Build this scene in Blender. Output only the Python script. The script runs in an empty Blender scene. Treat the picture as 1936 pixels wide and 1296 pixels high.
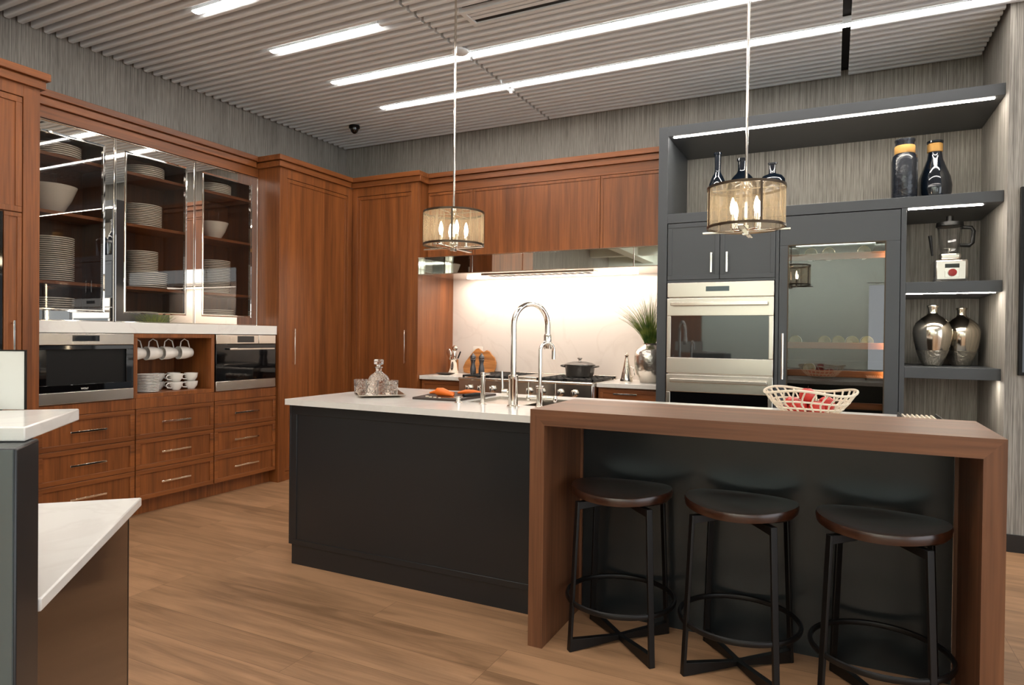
import bpy, bmesh, math, random
from math import pi, sin, cos, radians
from mathutils import Vector, Matrix
random.seed(7)
SC = bpy.context.scene
COL = SC.collection

# ------------------------------------------------------------------ camera
CAM = Vector((5.0018, -5.8525, 1.3073))
yaw, pit, rol, FPX = -0.4569, -0.0093, 0.0108, 1235.96
fw = Vector((sin(yaw)*cos(pit), cos(yaw)*cos(pit), sin(pit)))
r0 = Vector((cos(yaw), -sin(yaw), 0)); u0 = r0.cross(fw)
RV = r0*cos(rol)+u0*sin(rol); UV = -r0*sin(rol)+u0*cos(rol)
cd = bpy.data.cameras.new('camera'); cam = bpy.data.objects.new('camera', cd); COL.objects.link(cam)
cam.matrix_world = Matrix(((RV.x, UV.x, -fw.x, CAM.x), (RV.y, UV.y, -fw.y, CAM.y), (RV.z, UV.z, -fw.z, CAM.z), (0, 0, 0, 1)))
cd.sensor_width = 36; cd.lens = FPX/1936*36; cd.clip_start = .02
SC.camera = cam
# ------------------------------------------------------------------ world, exposure
W = bpy.data.worlds.new('world'); SC.world = W; W.use_nodes = True
bg = W.node_tree.nodes['Background']; bg.inputs[0].default_value = (.90, .95, 1.0, 1); bg.inputs[1].default_value = 1.25
SC.view_settings.view_transform = 'Standard'; SC.view_settings.look = 'None'
SC.view_settings.exposure = 1.0; SC.view_settings.gamma = 1; SC.view_settings.use_curve_mapping = False
LED_POWER = 18.0; SHELF_POWER = 50.0; BULB_POWER = 26.0
def area(name, loc, rot, sx, sy, power, col):
    l = bpy.data.lights.new(name, 'AREA'); l.shape = 'RECTANGLE'; l.size = sx; l.size_y = sy; l.energy = power; l.color = col
    o = bpy.data.objects.new(name, l); o.location = loc; o.rotation_euler = rot; COL.objects.link(o); return o
# added fill lamps overhead behind the photographer, no known fixtures
area('added_ceiling_fill', (4.2, -7.4, 3.3), (0, 0, 0), 4.5, .5, 90, (1, .97, .92))
area('added_ceiling_fill', (4.2, -9.2, 3.3), (0, 0, 0), 4.5, .5, 140, (1, .98, .94))
area('added_wall_fill', (4.2, -9.5, 3.05), (radians(-60), 0, 0), 5.0, .3, 120, (.94, 1, .96))  # added lamp, brightens the far wall that the glass fronts reflect
# the lamp in the hood over the range
area('hood_light', (2.6, -.22, 1.865), (radians(12), 0, 0), 2.0, .10, 8, (1, .86, .74))

# ------------------------------------------------------------------ materials
def srgb(r, g, b):
    f = lambda c: (c/255/12.92) if c/255 <= .04045 else ((c/255+.055)/1.055)**2.4
    return (f(r), f(g), f(b), 1)
def newmat(name):
    m = bpy.data.materials.new(name); m.use_nodes = True
    nt = m.node_tree; return m, nt, nt.nodes['Principled BSDF']
def flat(name, col, rough=.5, metal=0, bump=0, bscale=60, var=.06, coat=0, spec=.5, nscale=6, stretch=(1, 1, 1)):
    m, nt, p = newmat(name); N = nt.nodes; L = nt.links
    tc = N.new('ShaderNodeTexCoord'); mp = N.new('ShaderNodeMapping'); mp.inputs['Scale'].default_value = stretch
    n = N.new('ShaderNodeTexNoise'); n.inputs['Scale'].default_value = nscale
    mx = N.new('ShaderNodeMix'); mx.data_type = 'RGBA'
    c1 = [max(0, c*(1-var)) for c in col[:3]]+[1]; c2 = [min(1, c*(1+var)) for c in col[:3]]+[1]
    mx.inputs[6].default_value = c1; mx.inputs[7].default_value = c2
    L.new(tc.outputs['Object'], mp.inputs[0]); L.new(mp.outputs[0], n.inputs['Vector']); L.new(n.outputs['Fac'], mx.inputs[0]); L.new(mx.outputs[2], p.inputs['Base Color'])
    p.inputs['Roughness'].default_value = rough; p.inputs['Metallic'].default_value = metal
    p.inputs['Coat Weight'].default_value = coat; p.inputs['Coat Roughness'].default_value = .08; p.inputs['Specular IOR Level'].default_value = spec
    if bump:
        n2 = N.new('ShaderNodeTexNoise'); n2.inputs['Scale'].default_value = bscale; b = N.new('ShaderNodeBump'); b.inputs['Strength'].default_value = bump; b.inputs['Distance'].default_value = .01
        L.new(mp.outputs[0], n2.inputs['Vector']); L.new(n2.outputs['Fac'], b.inputs['Height']); L.new(b.outputs[0], p.inputs['Normal'])
    return m
def wood(name, dark, light, axis, rough=.38, s=14, coat=.0):
    m, nt, p = newmat(name); N = nt.nodes; L = nt.links
    tc = N.new('ShaderNodeTexCoord'); mp = N.new('ShaderNodeMapping')
    sc = [s, s, s]; sc['xyz'.index(axis)] = s*.045; mp.inputs['Scale'].default_value = sc
    n = N.new('ShaderNodeTexNoise'); n.inputs['Scale'].default_value = 1.0; n.inputs['Detail'].default_value = 6; n.inputs['Distortion'].default_value = .6
    mp2 = N.new('ShaderNodeMapping'); sc2 = [s*7]*3; sc2['xyz'.index(axis)] = s*.22; mp2.inputs['Scale'].default_value = sc2
    n2 = N.new('ShaderNodeTexNoise'); n2.inputs['Scale'].default_value = 1.0; n2.inputs['Detail'].default_value = 3
    cr = N.new('ShaderNodeValToRGB'); cr.color_ramp.elements[0].position = .33; cr.color_ramp.elements[0].color = dark; cr.color_ramp.elements[1].position = .68; cr.color_ramp.elements[1].color = light
    mx = N.new('ShaderNodeMath'); mx.operation = 'MULTIPLY_ADD'; mx.inputs[1].default_value = .38
    ad = N.new('ShaderNodeMath'); ad.operation = 'MULTIPLY'; ad.inputs[1].default_value = .62
    L.new(tc.outputs['Object'], mp.inputs[0]); L.new(tc.outputs['Object'], mp2.inputs[0]); L.new(mp.outputs[0], n.inputs['Vector']); L.new(mp2.outputs[0], n2.inputs['Vector'])
    L.new(n.outputs['Fac'], ad.inputs[0]); L.new(n2.outputs['Fac'], mx.inputs[0]); L.new(ad.outputs[0], mx.inputs[2]); L.new(mx.outputs[0], cr.inputs[0]); L.new(cr.outputs[0], p.inputs['Base Color'])
    p.inputs['Roughness'].default_value = rough; p.inputs['Coat Weight'].default_value = coat; p.inputs['Coat Roughness'].default_value = .2
    return m
D_, L_ = srgb(94, 50, 19), srgb(148, 86, 41)
WZ = wood('cherry_wood_vertical', D_, L_, 'z'); WX = wood('cherry_wood_along_x', D_, L_, 'x'); WY = wood('cherry_wood_along_y', D_, L_, 'y')
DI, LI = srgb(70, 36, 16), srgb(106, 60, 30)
WI = wood('cherry_wood_interior_shade', DI, LI, 'z', .5)  # cherry colours darkened to paint in the dim cabinet interior
BD, BL = srgb(74, 43, 26), srgb(132, 87, 58)
BX = wood('walnut_along_x', BD, BL, 'x', .42, 9); BZ = wood('walnut_vertical', BD, BL, 'z', .42, 9)
SEATW = wood('dark_seat_wood', srgb(34, 17, 9), srgb(60, 30, 16), 'x', .28, 16, .35)
OLIVE = wood('olive_wood', srgb(104, 56, 22), srgb(208, 142, 78), 'x', .45, 30)
CHAR = flat('charcoal_paint', srgb(66, 69, 73), .38, var=.03)
ISL = flat('dark_island_paint', srgb(33, 35, 37), .33, var=.04, coat=.1)
PANELM = flat('satin_black_metal_panel', srgb(50, 54, 56), .24, metal=.6, var=.05)
BLACKM = flat('black_powder_coat', srgb(13, 12, 12), .38, spec=.35)
BLACKP = flat('black_plastic', srgb(9, 9, 9), .45, spec=.3)
CASTI = flat('cast_iron', srgb(28, 27, 27), .55, bump=.2)
STEEL = flat('brushed_steel', (.68, .63, .57, 1), .26, 1, var=.05, stretch=(2, 2, 120), nscale=3)
STEELS = flat('satin_steel', (.72, .67, .61, 1), .18, 1, var=.03)
CHROME = flat('polished_nickel', (.86, .81, .74, 1), .06, 1, var=.02)
MIRROR = flat('mirror_glass', (.82, .80, .76, 1), .015, 1, var=.005)
BGLASS = flat('black_glass', srgb(8, 8, 9), .04, spec=.7)
OVENG = flat('mirrored_oven_glass', srgb(90, 92, 92), .03, metal=.75)
GUN = flat('bronze_metal', srgb(74, 62, 50), .35, .8)
WHITEC = flat('white_porcelain', srgb(232, 228, 220), .18, coat=.3, var=.01)
NAVY = flat('dark_navy_glass', srgb(12, 20, 30), .06, coat=.6, spec=.8, var=.3)
NAVYR = flat('dark_rippled_glass', srgb(24, 29, 38), .25, bump=.5, bscale=30, coat=.4, var=.3)
CORD = flat('jute_cord', srgb(196, 150, 84), .8, bump=.5, bscale=120, stretch=(1, 1, 8))
SILV = flat('mercury_glass', (.76, .69, .58, 1), .13, 1, var=.15, nscale=14)
SILVC = flat('crackled_mercury_glass', (.66, .60, .50, 1), .28, 1, bump=1, bscale=55, var=.3, nscale=30)
HAMM = flat('hammered_silver', (.66, .62, .56, 1), .26, 1, bump=.7, bscale=16, var=.3, nscale=9)
CERAM = flat('cream_ceramic', srgb(226, 212, 190), .35, var=.03)
APPLE = flat('red_apple_skin', srgb(190, 44, 34), .3, var=.25, nscale=30, coat=.2)
PEACH = flat('orange_fruit_skin', srgb(205, 78, 38), .4, var=.3, nscale=30)
CARROT = flat('orange_vegetable', srgb(232, 112, 28), .45, var=.12, nscale=40)
SLATE = flat('grey_slate', srgb(62, 50, 44), .6, bump=.2, var=.1)
ENAM = flat('dark_grey_enamel', srgb(62, 58, 54), .28, coat=.4)
PEPPER = flat('grey_metal_mill', srgb(92, 90, 92), .35, .6)
BASEB = flat('black_baseboard', srgb(24, 21, 20), .4)
PAINTW = flat('pale_wall_paint', srgb(196, 200, 190), .7)
PLASTER = flat('white_plaster', srgb(200, 204, 194), .7, bump=.2, bscale=20)
TANTRAY = flat('champagne_metal', (.55, .46, .36, 1), .3, .9)
BROWNG = flat('dark_brown_gloss_panel', srgb(60, 42, 30), .22, coat=.3, var=.08)
POSTREFL = flat('post_reflection_grey', srgb(82, 92, 93), .3, var=.06, coat=.3)
WHITEP = flat('white_board', srgb(214, 214, 208), .3, var=.02)
RED = flat('red_knob', srgb(150, 20, 16), .3)
GREYDISP = flat('grey_display', srgb(70, 84, 88), .15)
SLATW = flat('ceiling_slat_paint', srgb(224, 229, 232), .5, var=.02, stretch=(1, 12, 1))
DECK = flat('dark_ceiling_deck', srgb(22, 20, 19), .9)
WHITEPL = flat('white_outlet_plastic', srgb(235, 230, 222), .35)
def marble(name, base, vein, rough):
    m, nt, p = newmat(name); N = nt.nodes; L = nt.links
    tc = N.new('ShaderNodeTexCoord'); n = N.new('ShaderNodeTexNoise'); n.inputs['Scale'].default_value = 1.7; n.inputs['Detail'].default_value = 8; n.inputs['Distortion'].default_value = 1.2
    cr = N.new('ShaderNodeValToRGB'); e = cr.color_ramp.elements
    e[0].position = .47; e[0].color = base; e[1].position = .53; e[1].color = base; k = e.new(.5); k.color = vein
    L.new(tc.outputs['Object'], n.inputs['Vector']); L.new(n.outputs['Fac'], cr.inputs[0]); L.new(cr.outputs[0], p.inputs['Base Color'])
    p.inputs['Roughness'].default_value = rough; return m
QUARTZ = marble('white_quartz', srgb(228, 225, 219), srgb(223, 219, 213), .16)
SPLASH = marble('white_marble_splash', srgb(224, 214, 206), srgb(219, 208.5, 200), .2)
def wallpaper(name, axis, c1, c2):
    m, nt, p = newmat(name); N = nt.nodes; L = nt.links
    tc = N.new('ShaderNodeTexCoord')
    def ns(a, z, det):
        mp = N.new('ShaderNodeMapping'); s = [a, a, a]; s[2] = z; mp.inputs['Scale'].default_value = s
        n = N.new('ShaderNodeTexNoise'); n.inputs['Scale'].default_value = 1; n.inputs['Detail'].default_value = det
        L.new(tc.outputs['Object'], mp.inputs[0]); L.new(mp.outputs[0], n.inputs['Vector']); return n.outputs['Fac']
    a = ns(150, 1.6, 2); b = ns(420, 10, 1); c = ns(5, .7, 1)
    m1 = N.new('ShaderNodeMath'); m1.operation = 'MULTIPLY_ADD'; m1.inputs[1].default_value = .6; m2 = N.new('ShaderNodeMath'); m2.operation = 'MULTIPLY'; m2.inputs[1].default_value = .3
    m3 = N.new('ShaderNodeMath'); m3.operation = 'MULTIPLY_ADD'; m3.inputs[1].default_value = .1
    L.new(b, m2.inputs[0]); L.new(a, m1.inputs[0]); L.new(m2.outputs[0], m1.inputs[2]); L.new(c, m3.inputs[0]); L.new(m1.outputs[0], m3.inputs[2])
    cr = N.new('ShaderNodeValToRGB'); cr.color_ramp.elements[0].position = .4; cr.color_ramp.elements[0].color = c1; cr.color_ramp.elements[1].position = .6; cr.color_ramp.elements[1].color = c2
    L.new(m3.outputs[0], cr.inputs[0]); L.new(cr.outputs[0], p.inputs['Base Color']); p.inputs['Roughness'].default_value = .7
    bu = N.new('ShaderNodeBump'); bu.inputs['Strength'].default_value = .3; bu.inputs['Distance'].default_value = .003; L.new(m3.outputs[0], bu.inputs['Height']); L.new(bu.outputs[0], p.inputs['Normal'])
    return m
PAPER = wallpaper('grasscloth_wallpaper', 'x', srgb(114, 110, 104), srgb(166, 161, 153))
def floormat():
    m, nt, p = newmat('oak_plank_floor'); N = nt.nodes; L = nt.links
    tc = N.new('ShaderNodeTexCoord')
    br = N.new('ShaderNodeTexBrick'); br.inputs['Scale'].default_value = 1; br.inputs['Brick Width'].default_value = 1.9; br.inputs['Row Height'].default_value = .19
    br.inputs['Mortar Size'].default_value = .0012; br.inputs['Mortar Smooth'].default_value = .3; br.offset = .37; br.offset_frequency = 3
    br.inputs['Color1'].default_value = (0, 0, 0, 1); br.inputs['Color2'].default_value = (1, 1, 1, 1); br.inputs['Mortar'].default_value = (.5, .5, .5, 1)
    L.new(tc.outputs['Object'], br.inputs['Vector'])
    # each plank shifts the grain
    ad = N.new('ShaderNodeVectorMath'); ad.operation = 'MULTIPLY_ADD'; ad.inputs[1].default_value = (7, 9, 3)
    L.new(br.outputs['Color'], ad.inputs[0]); L.new(tc.outputs['Object'], ad.inputs[2])
    mp = N.new('ShaderNodeMapping'); mp.inputs['Scale'].default_value = (1.3, 11, 1); L.new(ad.outputs[0], mp.inputs[0])
    n = N.new('ShaderNodeTexNoise'); n.inputs['Scale'].default_value = 1; n.inputs['Detail'].default_value = 7; n.inputs['Distortion'].default_value = 1.3; L.new(mp.outputs[0], n.inputs['Vector'])
    mp2 = N.new('ShaderNodeMapping'); mp2.inputs['Scale'].default_value = (5, 110, 1); L.new(ad.outputs[0], mp2.inputs[0])
    n2 = N.new('ShaderNodeTexNoise'); n2.inputs['Scale'].default_value = 1; n2.inputs['Detail'].default_value = 3; L.new(mp2.outputs[0], n2.inputs['Vector'])
    cr = N.new('ShaderNodeValToRGB'); e = cr.color_ramp.elements; e[0].position = .3; e[0].color = srgb(122, 91, 64); e[1].position = .62; e[1].color = srgb(172, 132, 98)
    s1 = N.new('ShaderNodeMath'); s1.operation = 'MULTIPLY'; s1.inputs[1].default_value = .7
    s2 = N.new('ShaderNodeMath'); s2.operation = 'MULTIPLY_ADD'; s2.inputs[1].default_value = .2
    L.new(n.outputs['Fac'], s1.inputs[0]); L.new(n2.outputs['Fac'], s2.inputs[0]); L.new(s1.outputs[0], s2.inputs[2])
    s3 = N.new('ShaderNodeMath'); s3.operation = 'MULTIPLY_ADD'; s3.inputs[1].default_value = .13; L.new(br.outputs['Color'], s3.inputs[0]); L.new(s2.outputs[0], s3.inputs[2])
    L.new(s3.outputs[0], cr.inputs[0])
    mx = N.new('ShaderNodeMix'); mx.data_type = 'RGBA'; mx.blend_type = 'MIX'; mx.inputs[7].default_value = srgb(112, 82, 58)
    L.new(br.outputs['Fac'], mx.inputs[0]); L.new(cr.outputs[0], mx.inputs[6]); L.new(mx.outputs[2], p.inputs['Base Color'])
    p.inputs['Roughness'].default_value = .42
    return m
FLOOR = floormat()
def emit(name, col, s):
    m = bpy.data.materials.new(name); m.use_nodes = True; nt = m.node_tree; nt.nodes.clear()
    e = nt.nodes.new('ShaderNodeEmission'); e.inputs[0].default_value = col; e.inputs[1].default_value = s
    o = nt.nodes.new('ShaderNodeOutputMaterial'); nt.links.new(e.outputs[0], o.inputs[0]); return m
LED = emit('ceiling_led', (1, .94, .87, 1), LED_POWER); SLED = emit('shelf_led', (1, .92, .80, 1), SHELF_POWER)
BULB = emit('candle_bulb', (1, .84, .62, 1), BULB_POWER)
WINELED = emit('wine_fridge_light', (1, .78, .52, 1), 30.0)
def thin(name, tint, ior=1.45, alpha_dark=0, rough=0, kind='glass', cov=.5, col=(1, 1, 1, 1)):
    m = bpy.data.materials.new(name); m.use_nodes = True; nt = m.node_tree; nt.nodes.clear(); N = nt.nodes; L = nt.links
    t = N.new('ShaderNodeBsdfTransparent'); t.inputs[0].default_value = tint
    g = N.new('ShaderNodeBsdfGlossy'); g.inputs['Roughness'].default_value = rough
    f = N.new('ShaderNodeFresnel'); ge = N.new('ShaderNodeNewGeometry'); mr = N.new('ShaderNodeMapRange'); mr.inputs[3].default_value = ior; mr.inputs[4].default_value = 1/ior; L.new(ge.outputs['Backfacing'], mr.inputs[0]); L.new(mr.outputs[0], f.inputs[0])
    x = N.new('ShaderNodeMixShader'); L.new(f.outputs[0], x.inputs[0]); L.new(t.outputs[0], x.inputs[1]); L.new(g.outputs[0], x.inputs[2])
    o = N.new('ShaderNodeOutputMaterial'); L.new(x.outputs[0], o.inputs[0]); return m
PANE = thin('cabinet_glass_pane', (.84, .82, .79, 1), 1.5)
WPANE = thin('wine_fridge_glass', (.80, .80, .78, 1), 1.75)
CLEAR = thin('clear_glass', (.95, .95, .95, 1), 1.5)
def crystal():
    m, nt, p = newmat('cut_crystal'); p.inputs['Base Color'].default_value = (.97, .96, .94, 1); p.inputs['Transmission Weight'].default_value = 1; p.inputs['Roughness'].default_value = .10; p.inputs['IOR'].default_value = 1.52
    v = nt.nodes.new('ShaderNodeTexVoronoi'); v.inputs['Scale'].default_value = 70; b = nt.nodes.new('ShaderNodeBump'); b.inputs['Strength'].default_value = .9; b.inputs['Distance'].default_value = .006
    tc = nt.nodes.new('ShaderNodeTexCoord'); nt.links.new(tc.outputs['Object'], v.inputs['Vector']); nt.links.new(v.outputs['Distance'], b.inputs['Height']); nt.links.new(b.outputs[0], p.inputs['Normal'])
    return m
CRYS = crystal()
def meshshade():
    m = bpy.data.materials.new('bronze_mesh_shade'); m.use_nodes = True; nt = m.node_tree; nt.nodes.clear(); N = nt.nodes; L = nt.links
    tc = N.new('ShaderNodeTexCoord'); mp = N.new('ShaderNodeMapping'); mp.inputs['Scale'].default_value = (60, 60, 2)
    n = N.new('ShaderNodeTexNoise'); n.inputs['Scale'].default_value = 1; n.inputs['Detail'].default_value = 2; L.new(tc.outputs['Object'], mp.inputs[0]); L.new(mp.outputs[0], n.inputs['Vector'])
    mr = N.new('ShaderNodeMapRange'); mr.inputs[1].default_value = .35; mr.inputs[2].default_value = .65; mr.inputs[3].default_value = .30; mr.inputs[4].default_value = .58; L.new(n.outputs['Fac'], mr.inputs[0])
    t = N.new('ShaderNodeBsdfTransparent'); t.inputs[0].default_value = (1, .97, .92, 1)
    d = N.new('ShaderNodeBsdfDiffuse'); d.inputs[0].default_value = srgb(140, 128, 110); tr = N.new('ShaderNodeBsdfTranslucent'); tr.inputs[0].default_value = srgb(176, 160, 134)
    x1 = N.new('ShaderNodeMixShader'); x1.inputs[0].default_value = .5; L.new(d.outputs[0], x1.inputs[1]); L.new(tr.outputs[0], x1.inputs[2])
    x2 = N.new('ShaderNodeMixShader'); L.new(mr.outputs[0], x2.inputs[0]); L.new(t.outputs[0], x2.inputs[1]); L.new(x1.outputs[0], x2.inputs[2])
    o = N.new('ShaderNodeOutputMaterial'); L.new(x2.outputs[0], o.inputs[0]); return m
SHADE = meshshade()
def grassmat():
    m, nt, p = newmat('grass_blade'); N = nt.nodes; L = nt.links
    tc = N.new('ShaderNodeTexCoord'); n = N.new('ShaderNodeTexNoise'); n.inputs['Scale'].default_value = 14
    cr = N.new('ShaderNodeValToRGB'); cr.color_ramp.elements[0].position = .35; cr.color_ramp.elements[0].color = srgb(44, 84, 26); cr.color_ramp.elements[1].position = .65; cr.color_ramp.elements[1].color = srgb(132, 142, 66)
    L.new(tc.outputs['Object'], n.inputs['Vector']); L.new(n.outputs['Fac'], cr.inputs[0]); L.new(cr.outputs[0], p.inputs['Base Color']); p.inputs['Roughness'].default_value = .5; return m
GRASS = grassmat()

# ------------------------------------------------------------------ mesh builder
class MB:
    def __init__(s): s.v = []; s.f = []
    def add(s, vs, fs):
        n = len(s.v); s.v += [tuple(v) for v in vs]; s.f += [tuple(i+n for i in f) for f in fs]; return s
    def box(s, x0, x1, y0, y1, z0, z1):
        x0, x1 = min(x0, x1), max(x0, x1); y0, y1 = min(y0, y1), max(y0, y1); z0, z1 = min(z0, z1), max(z0, z1)
        return s.add([(x0, y0, z0), (x1, y0, z0), (x1, y1, z0), (x0, y1, z0), (x0, y0, z1), (x1, y0, z1), (x1, y1, z1), (x0, y1, z1)],
                     [(0, 3, 2, 1), (4, 5, 6, 7), (0, 1, 5, 4), (1, 2, 6, 5), (2, 3, 7, 6), (3, 0, 4, 7)])
    def prism(s, poly, z0, z1):
        n = len(poly); a = sum(poly[i][0]*poly[(i+1) % n][1]-poly[(i+1) % n][0]*poly[i][1] for i in range(n))
        if a < 0: poly = poly[::-1]
        return s.add([(x, y, z0) for x, y in poly]+[(x, y, z1) for x, y in poly], [tuple(range(n-1, -1, -1)), tuple(range(n, 2*n))]+[(i, (i+1) % n, n+(i+1) % n, n+i) for i in range(n)])
    def lathe(s, prof, c=(0, 0, 0), seg=32, sx=1, sy=1, axis='z', caps=True):
        vs = []; k = len(prof)
        for i in range(seg):
            a = 2*pi*i/seg
            for r, z in prof:
                p = (r*cos(a)*sx, r*sin(a)*sy, z)
                if axis == 'y': p = (p[0], p[2], p[1])
                if axis == 'x': p = (p[2], p[0], p[1])
                vs.append((p[0]+c[0], p[1]+c[1], p[2]+c[2]))
        fs = []
        for i in range(seg):
            j = (i+1) % seg
            for q in range(k-1):
                f = (i*k+q, j*k+q, j*k+q+1, i*k+q+1); fs.append(f[::-1] if axis == 'y' else f)
        for q, up in ((0, False), (k-1, True)):
            if caps and prof[0] != prof[-1] and prof[q][0] > 1e-6:
                ring = tuple(i*k+q for i in range(seg)); fs.append(ring if up != (axis == 'y') else ring[::-1])
        return s.add(vs, fs)
    def tube(s, pts, r, seg=12, closed=False, flat=None):
        pts = [Vector(p) for p in pts]; n = len(pts); rs = r if isinstance(r, (list, tuple)) else [r]*n
        t0 = (pts[1]-pts[0]).normalized(); ref = Vector((0, 0, 1)) if abs(t0.z) < .9 else Vector((1, 0, 0)); nn = t0.cross(ref).normalized(); vs = []
        for i, p in enumerate(pts):
            if closed: t = (pts[(i+1) % n]-pts[i-1]).normalized()
            else: t = (pts[min(i+1, n-1)]-pts[max(i-1, 0)]).normalized()
            nn = (nn-t*nn.dot(t)).normalized(); b = t.cross(nn)
            for k in range(seg):
                a = 2*pi*k/seg; vs.append(p+nn*cos(a)*rs[i]+b*sin(a)*rs[i]*(flat or 1))
        fs = []
        for i in range(n if closed else n-1):
            j = (i+1) % n
            for k in range(seg): q = (k+1) % seg; fs.append((i*seg+k, i*seg+q, j*seg+q, j*seg+k))
        if not closed: fs += [tuple(range(seg-1, -1, -1)), tuple((n-1)*seg+k for k in range(seg))]
        return s.add(vs, fs)
    def bar(s, a, b, w, d, up=(0, 0, 1)):
        a = Vector(a); b = Vector(b); t = (b-a).normalized(); u = Vector(up); x = t.cross(u)
        if x.length < 1e-4: x = t.cross(Vector((1, 0, 0)))
        x.normalize(); y = x.cross(t).normalized(); vs = []
        for p in (a, b):
            for i, j in ((-1, -1), (1, -1), (1, 1), (-1, 1)): vs.append(p+x*i*w/2+y*j*d/2)
        return s.add(vs, [(3, 2, 1, 0), (4, 5, 6, 7), (0, 1, 5, 4), (1, 2, 6, 5), (2, 3, 7, 6), (3, 0, 4, 7)])
    def frame_x(s, x0, x1, y0, y1, z0, z1, w, wt=None, wb=None):   # ring in the y-z plane
        wt = w if wt is None else wt; wb = w if wb is None else wb
        s.box(x0, x1, y0, y1, z1-wt, z1); s.box(x0, x1, y0, y1, z0, z0+wb); s.box(x0, x1, y0, y0+w, z0+wb, z1-wt); s.box(x0, x1, y1-w, y1, z0+wb, z1-wt); return s
    def frame_y(s, y0, y1, x0, x1, z0, z1, w, wt=None, wb=None):
        wt = w if wt is None else wt; wb = w if wb is None else wb
        s.box(x0, x1, y0, y1, z1-wt, z1); s.box(x0, x1, y0, y1, z0, z0+wb); s.box(x0, x0+w, y0, y1, z0+wb, z1-wt); s.box(x1-w, x1, y0, y1, z0+wb, z1-wt); return s
def wloc(o):
    v = Vector((0, 0, 0))
    while o is not None: v += o.location; o = o.parent
    return v
def part(name, mb, mat, parent=None, label=None, bev=0, smooth=True, local=False, loc=None):
    off = Vector((0, 0, 0)) if (parent is None or local) else wloc(parent)
    if loc is not None and parent is None: off = Vector(loc)
    me = bpy.data.meshes.new(name); me.from_pydata([(v[0]-off.x, v[1]-off.y, v[2]-off.z) for v in mb.v], [], mb.f); me.validate(); me.update()
    me.materials.append(mat)
    if smooth:
        me.polygons.foreach_set('use_smooth', [True]*len(me.polygons))
        me.set_sharp_from_angle(angle=radians(38))
    o = bpy.data.objects.new(name, me); COL.objects.link(o)
    if parent is not None: o.parent = parent
    elif loc is not None: o.location = loc
    if label: o['label'] = label
    if bev:
        b = o.modifiers.new('bevel', 'BEVEL'); b.width = bev; b.segments = 2; b.limit_method = 'ANGLE'; b.angle_limit = radians(40)
    return o
def thing(name, label, cat, loc, group=None, rz=0):
    o = bpy.data.objects.new(name, None); COL.objects.link(o); o.location = loc; o.rotation_euler = (0, 0, rz); o.empty_display_size = .05
    o['label'] = label; o['category'] = cat
    if group: o['group'] = group
    return o
def solo(name, mb, mat, label, cat, loc=None, group=None, bev=0):
    o = part(name, mb, mat, None, label, bev, loc=loc); o['category'] = cat
    if group: o['group'] = group
    return o
def struct(name, mb, mat, parent=None, bev=0):
    o = part(name, mb, mat, parent, None, bev)
    if parent is None: o['kind'] = 'structure'
    return o
def dup(root, loc, label=None, group=None, rz=None):
    def cp(o, par):
        c = o.copy(); COL.objects.link(c); c.parent = par
        for ch in [x for x in KIDS.get(o.name, [])]: cp(ch, c)
        return c
    KIDS = {}
    def walk(o):
        KIDS[o.name] = list(o.children)
        for ch in o.children: walk(ch)
    walk(root)
    c = cp(root, None); c.location = loc
    if rz is not None: c.rotation_euler = (c.rotation_euler[0], c.rotation_euler[1], rz)
    if label: c['label'] = label
    if group: c['group'] = group
    return c
def text_mesh(s, size, depth=.001):
    cu = bpy.data.curves.new('t', 'FONT'); cu.body = s; cu.size = size; cu.extrude = depth; cu.align_x = 'CENTER'; cu.align_y = 'CENTER'
    o = bpy.data.objects.new('t', cu); COL.objects.link(o); dg = bpy.context.evaluated_depsgraph_get()
    me = bpy.data.meshes.new_from_object(o.evaluated_get(dg)); bpy.data.objects.remove(o)
    vs = [v.co.copy() for v in me.vertices]; fs = [tuple(p.vertices) for p in me.polygons]; bpy.data.meshes.remove(me); return vs, fs

# ================================================================== SETTING
struct('floor', MB().box(-.2, 11, -11, .2, -.05, 0), FLOOR)
struct('wall_left', MB().box(-.15, 0, -11, .15, 0, 3.75), PAPER)
struct('wall_back', MB().box(-.15, 6.2, 0, .15, 0, 3.75), PAPER)
XN, YN = 5.962, -.835
struct('wall_right', MB().box(XN, 11, YN, .15, 0, 3.75), PAPER)
struct('baseboard_right', MB().box(XN+.004, 11, YN-.014, YN, 0, .1085), BASEB, bev=.002)
struct('ceiling', MB().box(-.15, 11, -6.6, .15, 3.46, 3.55), DECK)
ZC, PT = 3.398, .0819
rows = []
k = 11
while True:
    y = -.96+PT*k
    if y < -6.5: break
    rows.append((k, y)); k -= 1
LEDROW = {0: (1.23, 5.93), -8: (1.23, 7.6), -16: (1.23, 2.215), -24: (1.23, 1.70), -32: (1.23, 7.6), -40: (1.23, 4.2), -48: (1.23, 7.6), -56: (1.23, 5.2)}  # rows from the fifth on are added light strips, out of view
slm = [MB(), MB(), MB()]
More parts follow.
